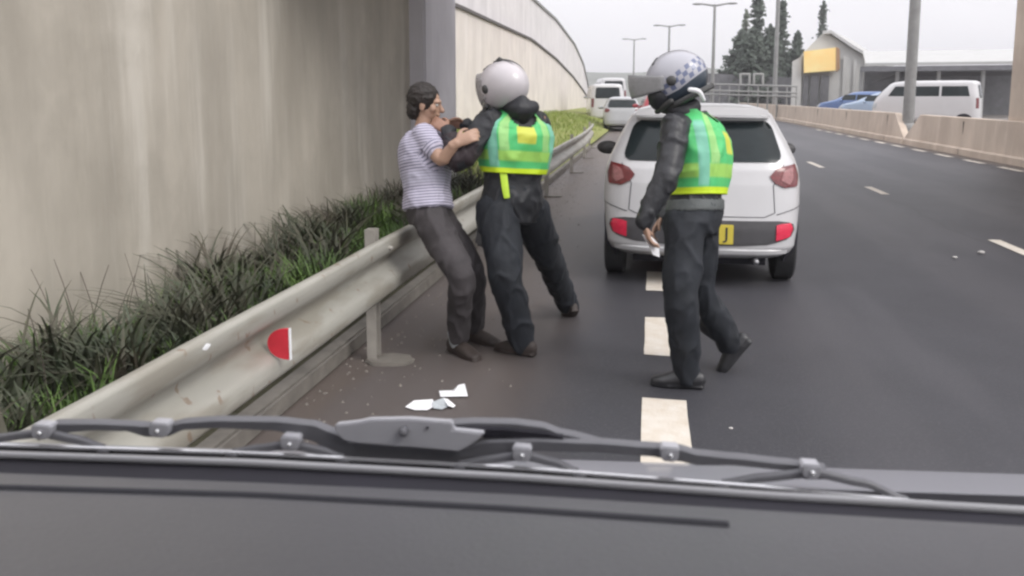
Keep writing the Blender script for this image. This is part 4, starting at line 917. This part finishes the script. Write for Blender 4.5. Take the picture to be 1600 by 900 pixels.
civ, hx, sp, base = person('person', 'man in lavender striped T-shirt and grey trousers pushed back against the guardrail', J,
    dict(skin=M['skin_pale'], top=M['striped_shirt'], topname='striped_shirt', uvw=True, sleeve=.52, fold=.008, trousers=M['grey_trousers'], boots=M['boot_brown'], hair=M['hair'], hem=.03, topoff=.026, waist=.07, legoff=.004, cuffw=.92, shoe=1.08, cuff=-.02, sock=M['paper_grey']))
# ---- middle officer, back to us, both arms thrust at the man
J = dict(pelvis=WD(800, 318, 4.95), neck=WD(808, 172, 4.92), head=WD(786, 138, 4.90), shL=WD(766, 190, 4.84), shR=WD(843, 192, 4.94),
         elL=WD(716, 250, 4.74), wrL=WD(700, 205, 4.86), elR=WD(790, 235, 5.22), wrR=WD(728, 196, 5.10),
         hipL=WD(778, 330, 4.90), hipR=WD(828, 330, 5.02), knL=WD(790, 430, 4.78), anL=WD(816, 530, 4.92), knR=WD(858, 405, 5.32), anR=WD(888, 478, 5.82),
         ftL=V((-.85, .35, -.02)), ftR=V((-.35, .62, -.62)), face=V((-.80, .58, -.12)), headup=V((-.18, 0, 1)), pnL=V((-.6, .6, 0)), pnR=V((-.3, -.6, -.4)), curlL=.7, curlR=.6, hdL=V((-.7, .1, .5)), hdR=V((-.8, -.1, .1)))
J['anL'].z = .095
off2, hx2, sp2, base2 = person('person', 'helmeted officer in lime vest shoving the striped-shirt man with both arms', J,
    dict(skin=M['skin'], top=M['black_jacket'], trousers=M['navy_trousers'], boots=M['boot_brown'], legw=1.14, legwL=1.26, shoe=1.15, hem=-.20, topoff=.026, sleever=1.06, vest=M['vest_a'], vrange=(.33, .99), vneck=.72, voff=.040, eyes=False, cuffw=.95))
helmet(off2, J['head']+V((0, 0, .012)), hx2, M['helmet_white'], M['visor_clear'], 4, tilt=-10, visor_len=.20, open_=(-.62, .34), roll=False)
hc = J['head']+V((0, 0, .012)); hm_ = bpy.data.objects['helmet']
mb = MB(); mb.tube([hc+(CR*math.cos(R(a_))*.150+CU*math.sin(R(a_))*.156)-CF*.02 for a_ in range(112, 4, -9)], [.005]+[.009]*11, 8, smooth=1); obj('rim_trim', mb, M['helmet_black'], hm_)
mb = MB(); mb.tube([hc+(CR*math.cos(R(a_))*.135+CU*math.sin(R(a_))*.156)-CF*.05 for a_ in (104, 98, 94)], [.010, .018, .010], 8); obj('vent', mb, M['helmet_black'], hm_)
mb = MB(); mb.tube([WD(795, 165, 4.86), WD(813, 172, 4.80), WD(832, 168, 4.84)], [.05, .065, .045], 12); mb.ellipsoid(WD(813, 172, 4.82), (.075, .06, .095)); link('collar', remesh(mb, 'collar', M['black_jacket'], .009, off2, 4), off2)
mb = MB(); mb.tube([WD(786, 266, 4.775), WD(789, 290, 4.765), WD(792, 309, 4.76)], [(.022, .004), (.021, .004), (.018, .004)], 8, side=CR); obj('strap', mb, M['lime'], off2)
mb = MB(); mb.box((-.045, -.03, -.09), (.045, .03, .09), Matrix.Translation(WD(757, 362, 4.86)) @ Matrix.Rotation(R(8), 4, 'Y')); hol = obj('holster', mb, M['black_plastic'], off2, bevel=.015)
mb = MB(); mb.tube([WD(761, 346, 4.80), WD(758, 380, 4.80)], .004, 6); obj('zip', mb, M['paper_grey'], hol)
# maroon forearm guard (the officer's near sleeve reads maroon)
mb = MB(); mb.tube([J['shL']*.35+J['elL']*.65, J['elL'], J['elL']*.4+J['wrL']*.6], [.080, .078, .066], 16); link('sleeve_cover', remesh(mb, 'sleeve_cover', M['maroon_sleeve'], .010, off2, 4, .009, 12, (1, 1, 1), 4), off2)
# ---- right officer walking left, seen from his left and slightly behind
J = dict(pelvis=WD(1082, 345, 4.38), neck=WD(1078, 172, 4.40), head=WD(1050, 126, 4.38), shL=WD(1056, 198, 4.22), shR=WD(1096, 196, 4.55), mid=WD(1100, 262, 4.42),
         elL=WD(1042, 275, 4.12), wrL=WD(1005, 346, 4.10), elR=WD(1076, 285, 4.66), wrR=WD(1036, 340, 4.60),
         hipL=WD(1070, 352, 4.30), hipR=WD(1088, 352, 4.46), knL=WD(1064, 470, 4.22), anL=WD(1074, 572, 4.36), knR=WD(1094, 452, 4.56), anR=WD(1140, 535, 4.62),
         ftL=V((-1, .05, -.0)), ftR=V((-.62, .0, -.80)), face=V((-1, .10, -.22)), headup=V((-.12, 0, 1)), hdL=WD(1006, 378, 4.12)-WD(1005, 346, 4.10)+V((.03, 0, 0)), pnL=V((1, .2, 0)), pnR=V((1, 0, 0)), curlL=.35, curlR=.5)
J['anL'].z = .095
off3, hx3, sp3, base3 = person('person', 'helmeted officer in dark leather and lime vest striding left behind the white hatchback', J,
    dict(skin=M['skin_pale'], top=M['leather'], trousers=M['navy_trousers'], boots=M['boot'], legw=1.08, shoe=1.12, hem=.08, topoff=.018, sleever=1.04, vest=M['vest_b'], vrange=(.24, .985), vneck=.84, voff=.034, eyes=False))
helmet(off3, J['head']+V((.02, 0, .006)), hx3, M['helmet_check'], M['visor'], 26, tilt=-16, visor_len=.262, er=(-22, 8), open_=(-.62, .12))
mb = MB(); torso(mb, sp3, .09, .20, .026); link('belt', remesh(mb, 'belt', M['belt_fabric'], .010, off3, 2), off3)
mb = MB(); mb.tube([WD(1078, 140, 4.22), WD(1092, 143, 4.20), WD(1100, 156, 4.22)], [.012, .013, .009], 8); obj('white_strap', mb, M['paper'], off3)
mb = MB(); mb.tube([WD(1050, 165, 4.34), WD(1066, 176, 4.34), WD(1080, 168, 4.38)], [.048, .060, .055], 12); mb.ellipsoid(WD(1033, 150, 4.37), (.075, .085, .070)); mb.tube([WD(1033, 155, 4.37), WD(1060, 165, 4.38)], .07, 12); link('neck_gaiter', remesh(mb, 'neck_gaiter', M['black_jacket'], .009, off3, 3), off3)
# paper in his hand
def sheet(name, label, pts, m, cat, th=.0015, bulge=.0):
    mb = MB(); c = sum(pts, V())/len(pts); n_ = len(pts)
    nrm = (pts[1]-pts[0]).cross(pts[2]-pts[0]).normalized()
    top = [p for p in pts]+[c+nrm*bulge]; bot_ = [p-nrm*th for p in pts]+[c+nrm*(bulge-th)]
    mb.add(top+bot_, [(i, (i+1) % n_, n_) for i in range(n_)]+[((i+1) % n_+n_+1, i+n_+1, 2*n_+1) for i in range(n_)]+[(i, i+n_+1, (i+1) % n_+n_+1, (i+1) % n_) for i in range(n_)])
    o = obj(name, mb, m, smooth=False); return tag(o, label, cat)
hp = WD(1012, 372, 4.10)
sheet('folded_paper', 'folded white paper held in the striding officer\'s hand', [WD(1003, 366, 4.09), WD(1018, 370, 4.13), WD(1029, 382, 4.16), WD(1030, 402, 4.17), WD(1020, 398, 4.15), WD(1013, 384, 4.10)], M['paper'], 'paper', .003, .006)
# ---- litter on the shoulder
def GP(px, py, z): return G(px, py, z)
sheet('crumpled_paper', 'upright folded white paper lying farthest from the wipers', [GP(686, 611, .012), GP(708, 610, .012), GP(716, 602, .05), GP(726, 600, .055), GP(731, 619, .012), GP(688, 620, .006)], M['paper'], 'paper', .002, .01)
sheet('crumpled_paper', 'leftmost oval white paper scrap on the shoulder', [GP(633, 636, .008), GP(647, 626, .03), GP(676, 624, .034), GP(680, 634, .012), GP(668, 641, .006), GP(648, 641, .006)], M['paper'], 'paper', .002, .012)
sheet('grey_wrapper', 'grey wrapper crumpled between the two white papers', [GP(676, 628, .03), GP(692, 622, .04), GP(703, 634, .01), GP(690, 640, .006), GP(677, 638, .008)], M['paper_grey'], 'wrapper', .002, .014)
sheet('paper_strip', 'narrow white paper strip beside the grey wrapper', [GP(692, 622, .034), GP(700, 624, .03), GP(712, 634, .01), GP(708, 637, .008), GP(700, 634, .018)], M['paper'], 'paper', .002, .004)
for px, py, r_, lb in ((1142, 669, .009, 'small pale pebble on the asphalt right of the broad dash'), (1533, 394, .03, 'pale flat stone beside the nearest thin lane dash'), (1492, 402, .022, 'small pale stone left of the flat stone on the road')):
    p = G(px, py, r_*.5); mb = MB(); mb.ellipsoid(p, (r_*1.2, r_, r_*.55), seg=10, rings=7); tag(obj('pebble', mb, M['stone']), lb, 'pebble')

mb = MB(); r_ = random.Random(5)
for i in range(1500):
    if i % 3: x, y = -1.76+abs(r_.gauss(0, .35)), r_.uniform(1.5, 22)
    else: x, y = 8.1-abs(r_.gauss(0, .2)), r_.uniform(9, 50)
    q = r_.uniform(.004, .013)*(1 if i % 3 else 1.8); a = r_.uniform(0, 3); c_, s_ = math.cos(a)*q, math.sin(a)*q
    mb.add([(x+c_, y+s_, .001), (x-s_, y+c_, .001), (x-c_, y-s_, .001), (x+s_, y-c_, .001), (x, y, q*.9)], [(0, 1, 4), (1, 2, 4), (2, 3, 4), (3, 0, 4)])
tag(obj('grit', mb, M['stone_dull'], smooth=False), 'loose grit scattered along both road edges', 'gravel', kind='stuff')
# ================================================================== OUR OWN VEHICLE: dashboard, seal, wiper, hood
VY = R(3.4)
VX = V((math.cos(VY), math.sin(VY), 0)); VF = V((-math.sin(VY), math.cos(VY), 0))
def VP(px, py, c):                    # point on the plane c metres ahead of the eye in the vehicle's frame
    r = ray(px, py); return EYE+r*(c/r.dot(VF))
ownv = thing('own_vehicle', 'grey dashboard, wiper and bonnet edge of the vehicle the photo is taken from', 'vehicle', (0, .3, 0), VY)
def rib(rows_, nm, m, par=ownv, **k):
    mb = MB(); mb.grid(rows_); return obj(nm, mb, m, par, **k)
def lerp(a, b, t): return a+(b-a)*t
XS = list(np.linspace(-260, 1860, 54))
def yl(px, y0, y1, bow=0): return y0+(y1-y0)*px/1600+bow*(1-((px-800)/800)**2)
# dash surface: rear edge (under glass) at c=.62 down to c=.22
def ipx(px, xs, ys):
    px = float(px)
    if px < xs[0]: return ys[0]+(px-xs[0])*(ys[1]-ys[0])/(xs[1]-xs[0])
    if px > xs[-1]: return ys[-1]+(px-xs[-1])*(ys[-1]-ys[-2])/(xs[-1]-xs[-2])
    return float(np.interp(px, xs, ys))
edge = lambda px: ipx(px, [0, 400, 800, 1200, 1600], [739, 754, 772, 798, 822])
sealy = lambda px: ipx(px, [0, 400, 800, 1200, 1600], [716, 729, 751, 780, 803])
rows = []
for c_, dy in ((.62, 0), (.60, 2), (.57, 8), (.52, 30), (.46, 62), (.40, 98), (.34, 145), (.28, 215), (.22, 330)):
    row = []
    for px in XS: row.append(VP(px, edge(px)+dy, c_))
    rows.append(row)
rib(rows, 'dashboard', M['dash'], auto=0)
# seam groove on the dash ending at right
P = []
for px in np.linspace(-200, 1136, 40): 
    P.append(VP(px, ipx(px, [0, 400, 800, 1136], [765, 777, 799, 823])+0.0, float(np.interp(ipx(px, [0, 400, 800, 1136], [765, 777, 799, 823])-edge(px), [0, 2, 8, 30], [.62, .60, .57, .52])))+V((0, 0, .0016)))
mb = MB(); mb.tube(P, (.0026, .0016), 6, smooth=1); obj('dash_seam', mb, M['seam'], ownv)
# dark gap then glossy rubber seal under the glass
mb = MB(); mb.grid([[VP(px, sealy(px)-3, .6575) for px in XS], [VP(px, edge(px)+8, .628) for px in XS]]); obj('gap_trim', mb, M['rubber_dull'], ownv)
mb = MB(); mb.tube([VP(px, sealy(px)-5, .655) for px in XS], (.0038, .0038), 18, smooth=1); obj('glass_seal', mb, M['seal'], ownv)
mb = MB(); mb.grid([[VP(px, sealy(px)-2, .662) for px in XS], [VP(px, sealy(px)-11, .672) for px in XS], [VP(px, sealy(px)-12, .71) for px in XS]]); obj('scuttle', mb, M['grey_plastic'], ownv)
# hood / bonnet beyond
rows = []
for c_, dy in ((.70, 30), (.80, 4), (.92, -4), (1.0, 0), (1.04, 14), (1.06, 60)):
    rows.append([VP(px, yl(px, 694, 745)+dy+ (0 if c_ < 1.03 else 0), c_) for px in XS])
rib(rows, 'bonnet', M['hood_paint'], auto=0)
# windscreen pane, perfectly clear in the photograph
wa = [VP(px, sealy(px)-2, .652) for px in (-260, 1860)]; up = V((0, 0, .75))-VF*.42
mb = MB(); mb.add([wa[0], wa[1], wa[1]+up, wa[0]+up], [(0, 1, 2, 3)]); obj('windscreen', mb, M['clear_pane'], ownv, smooth=False)
def vbox(nm, lo, hi, m=None):
    mb = MB(); mb.box(lo, hi, Matrix.Rotation(VY, 4, 'Z')); return obj(nm, mb, M[m or 'dash'], ownv, smooth=False)
vbox('cabin_roof', (-.95, -1.2, 1.93), (.95, .16, 1.98)); vbox('door_panel', (-.95, -1.2, .6), (-.90, .42, 1.93)); vbox('rear_panel', (-.95, -1.25, .5), (.95, -1.2, 1.93))
vbox('right_door', (.90, -1.2, .6), (.95, .42, 1.25))
# ---- wiper
wc = .70
wp_ = bpy.data.objects.new('wiper', None); COL.objects.link(wp_); wp_.parent = ownv
def spy(px): return ipx(px, [0, 400, 800, 1200, 1490], [696, 709, 731, 762, 790])
mb = MB(); mb.tube([VP(px, spy(px), wc-.012) for px in np.linspace(-240, 1490, 40)], (.0022, .0022), 8, smooth=1); 
mb.tube([VP(px, spy(px)+8.5, wc-.010) for px in np.linspace(-240, 1490, 40)], (.0014, .0014), 6, smooth=1); obj('spine', mb, M['steel_spine'], wp_)
mb = MB(); mb.grid([[VP(px, spy(px)+1, wc-.008) for px in np.linspace(-240, 1490, 40)], [VP(px, spy(px)+15, wc-.006) for px in np.linspace(-240, 1490, 40)], [VP(px, spy(px)+17, wc+.004) for px in np.linspace(-240, 1490, 40)]]); obj('blade_rubber', mb, M['rubber'], wp_)
mb = MB(); mb.tube([VP(1430, 787, wc-.013), VP(1455, 788.5, wc-.014), VP(1489, 791, wc-.013)], [(.0035, .0042), (.0038, .0044), (.002, .0025)], 8); obj('end_cap', mb, M['steel_spine'], wp_)
def strip(path, nm, m, c=wc, thick=.006, par=wp_, gb=4):   # path: (px, ytop, ybottom) -> pressed-steel channel: top flange + face
    rowsA = []; P_ = path
    mb = MB(); front = []; back = []
    xs = [p[0] for p in P_]; dense = np.linspace(xs[0], xs[-1], max(8, int((xs[-1]-xs[0])/8)))
    yt = smoothi(dense, xs, [p[1] for p in P_]); yb = [q+gb for q in smoothi(dense, xs, [p[2] for p in P_])]
    r_ = []
    for i, px in enumerate(dense):
        a, b = VP(px, yt[i], c), VP(px, yb[i], c); n_ = VF*thick
        r_.append([a+V((0, 0, .0012))+n_*1.0, a+V((0, 0, .0008)), a-n_*.5-V((0, 0, .0008)), b-n_*.5+V((0, 0, .0008)), b, b+n_])
    mb.grid(r_, closed=True, cap=True); return obj(nm, mb, m, par, auto=50)
def smoothi(x, xs, ys):
    out = []
    for q in x:
        i = max(0, min(len(xs)-2, int(np.searchsorted(xs, q))-1)); t = (q-xs[i])/(xs[i+1]-xs[i]); t = max(0, min(1, t)); t = t*t*(3-2*t)*.5+t*.5; out.append(ys[i]*(1-t)+ys[i+1]*t)
    return out
# main bridge: two arched arms meeting the central plate
strip([(62, 668, 684), (88, 660, 673), (150, 660, 668), (200, 662, 669), (232, 664, 678), (262, 664, 678), (290, 658, 667), (340, 655, 664), (430, 656, 668), (490, 662, 684), (522, 674, 706), (545, 686, 711)], 'main_bridge', M['wiper'])
strip([(545, 688, 712), (620, 694, 714), (705, 700, 720), (730, 696, 722), (760, 688, 708), (830, 686, 700), (930, 690, 702), (1015, 696, 708), (1062, 700, 716), (1090, 708, 722), (1140, 713, 722), (1230, 722, 730), (1256, 726, 744), (1290, 730, 744)], 'main_bridge', M['wiper'])
# central plate with bolt
pts = [(521, 672), (524, 664), (560, 660), (578, 656), (640, 655), (706, 660), (708, 672), (757, 677), (748, 686), (732, 698), (716, 706), (640, 699), (560, 693), (536, 688)]
mb = MB(); mb.prism([VP(x, y, wc-.010) for x, y in pts], (0, 0, 0), tuple(VF*.008)); pl_ = obj('centre_plate', mb, M['wiper_plate'], wp_, bevel=.0012)
mb = MB(); b0 = VP(632, 673, wc-.0105); mb.tube([b0+VF*.002, b0-VF*.0035], [.0046, .0042], 14, smooth=1); mb.tube([b0-VF*.003, b0-VF*.0055], [.0028, .0024], 10, smooth=1); obj('bolt', mb, M['wiper'], pl_)
mb = MB(); b0 = VP(668, 668, wc-.0103); mb.tube([b0, b0-VF*.0008], .0013, 8, smooth=1); obj('pin_hole', mb, M['seam'], pl_)
# wiper arm hooking out behind the plate to the right, falling below the bridge
strip([(700, 660, 672), (740, 658, 664), (800, 659, 666), (845, 664, 672), (880, 676, 684), (960, 694, 700)], 'wiper_arm', M['wiper'], wc+.006)
strip([(706, 667, 676), (780, 668, 679), (850, 674, 682), (880, 680, 686)], 'arm_channel', M['rubber_dull'], wc+.003)
# pivots and yokes
def yoke(cx, cy, xl_, xr_):
    mb = MB(); w_, h_ = 15, 11
    mb.prism([VP(cx+a*w_, cy+b*h_+a*.9, wc-.014) for a, b in ((-1, -.8), (-.7, -1.05), (.8, -1), (1, -.9), (.9, .5), (.6, 1.05), (-.6, 1.0), (-.95, .6))], (0, 0, 0), tuple(VF*.014)); pv = obj('pivot', mb, M['wiper_plate'], wp_, bevel=.0012)
    b0 = VP(cx+1, cy, wc-.0145); mb = MB(); mb.tube([b0+VF*.001, b0-VF*.0016], .0022, 10, smooth=1); obj('rivet', mb, M['steel_spine'], pv)
    for e, s in ((xl_, -1), (xr_, 1)):
        if e is None: continue
        m_ = (cx+s*12+e)/2; P_ = sorted([(cx+s*8, cy-2, cy+5), (m_, cy+(spy(e)-cy)*.30, cy+(spy(e)-cy)*.30+6), (e, spy(e)-3, spy(e)+2)])
        strip(P_, 'yoke', M['wiper'], wc-.008, .0035)
        b0 = VP(e, spy(e)+3, wc-.012); mb = MB(); mb.ellipsoid(b0, (.0075, .0036, .0036), Matrix.Rotation(VY, 3, 'Z'), 12, 8); obj('claw', mb, M['wiper'], wp_)
yoke(62, 676, -60, 162); yoke(246, 673, None, None); yoke(452, 694, 362, 536); yoke(815, 711, 716, 905); yoke(1047, 711, None, None); yoke(1268, 738, 1128, 1420)

# ------------------------------------------------------------------ thin haze over the whole scene
hm = bpy.data.materials.new('haze_air'); hm.use_nodes = True; hn = hm.node_tree; hn.nodes.remove(hn.nodes['Principled BSDF'])
pv_ = hn.nodes.new('ShaderNodeVolumePrincipled'); pv_.inputs['Color'].default_value = (.93, .93, .96, 1); pv_.inputs['Density'].default_value = .0014; hn.links.new(pv_.outputs[0], hn.nodes['Material Output'].inputs['Volume'])
mb = MB(); mb.box((-1000, -60, -1.2), (1000, 1600, 30)); hz = obj('haze', mb, hm, smooth=False); hz['kind'] = 'stuff'
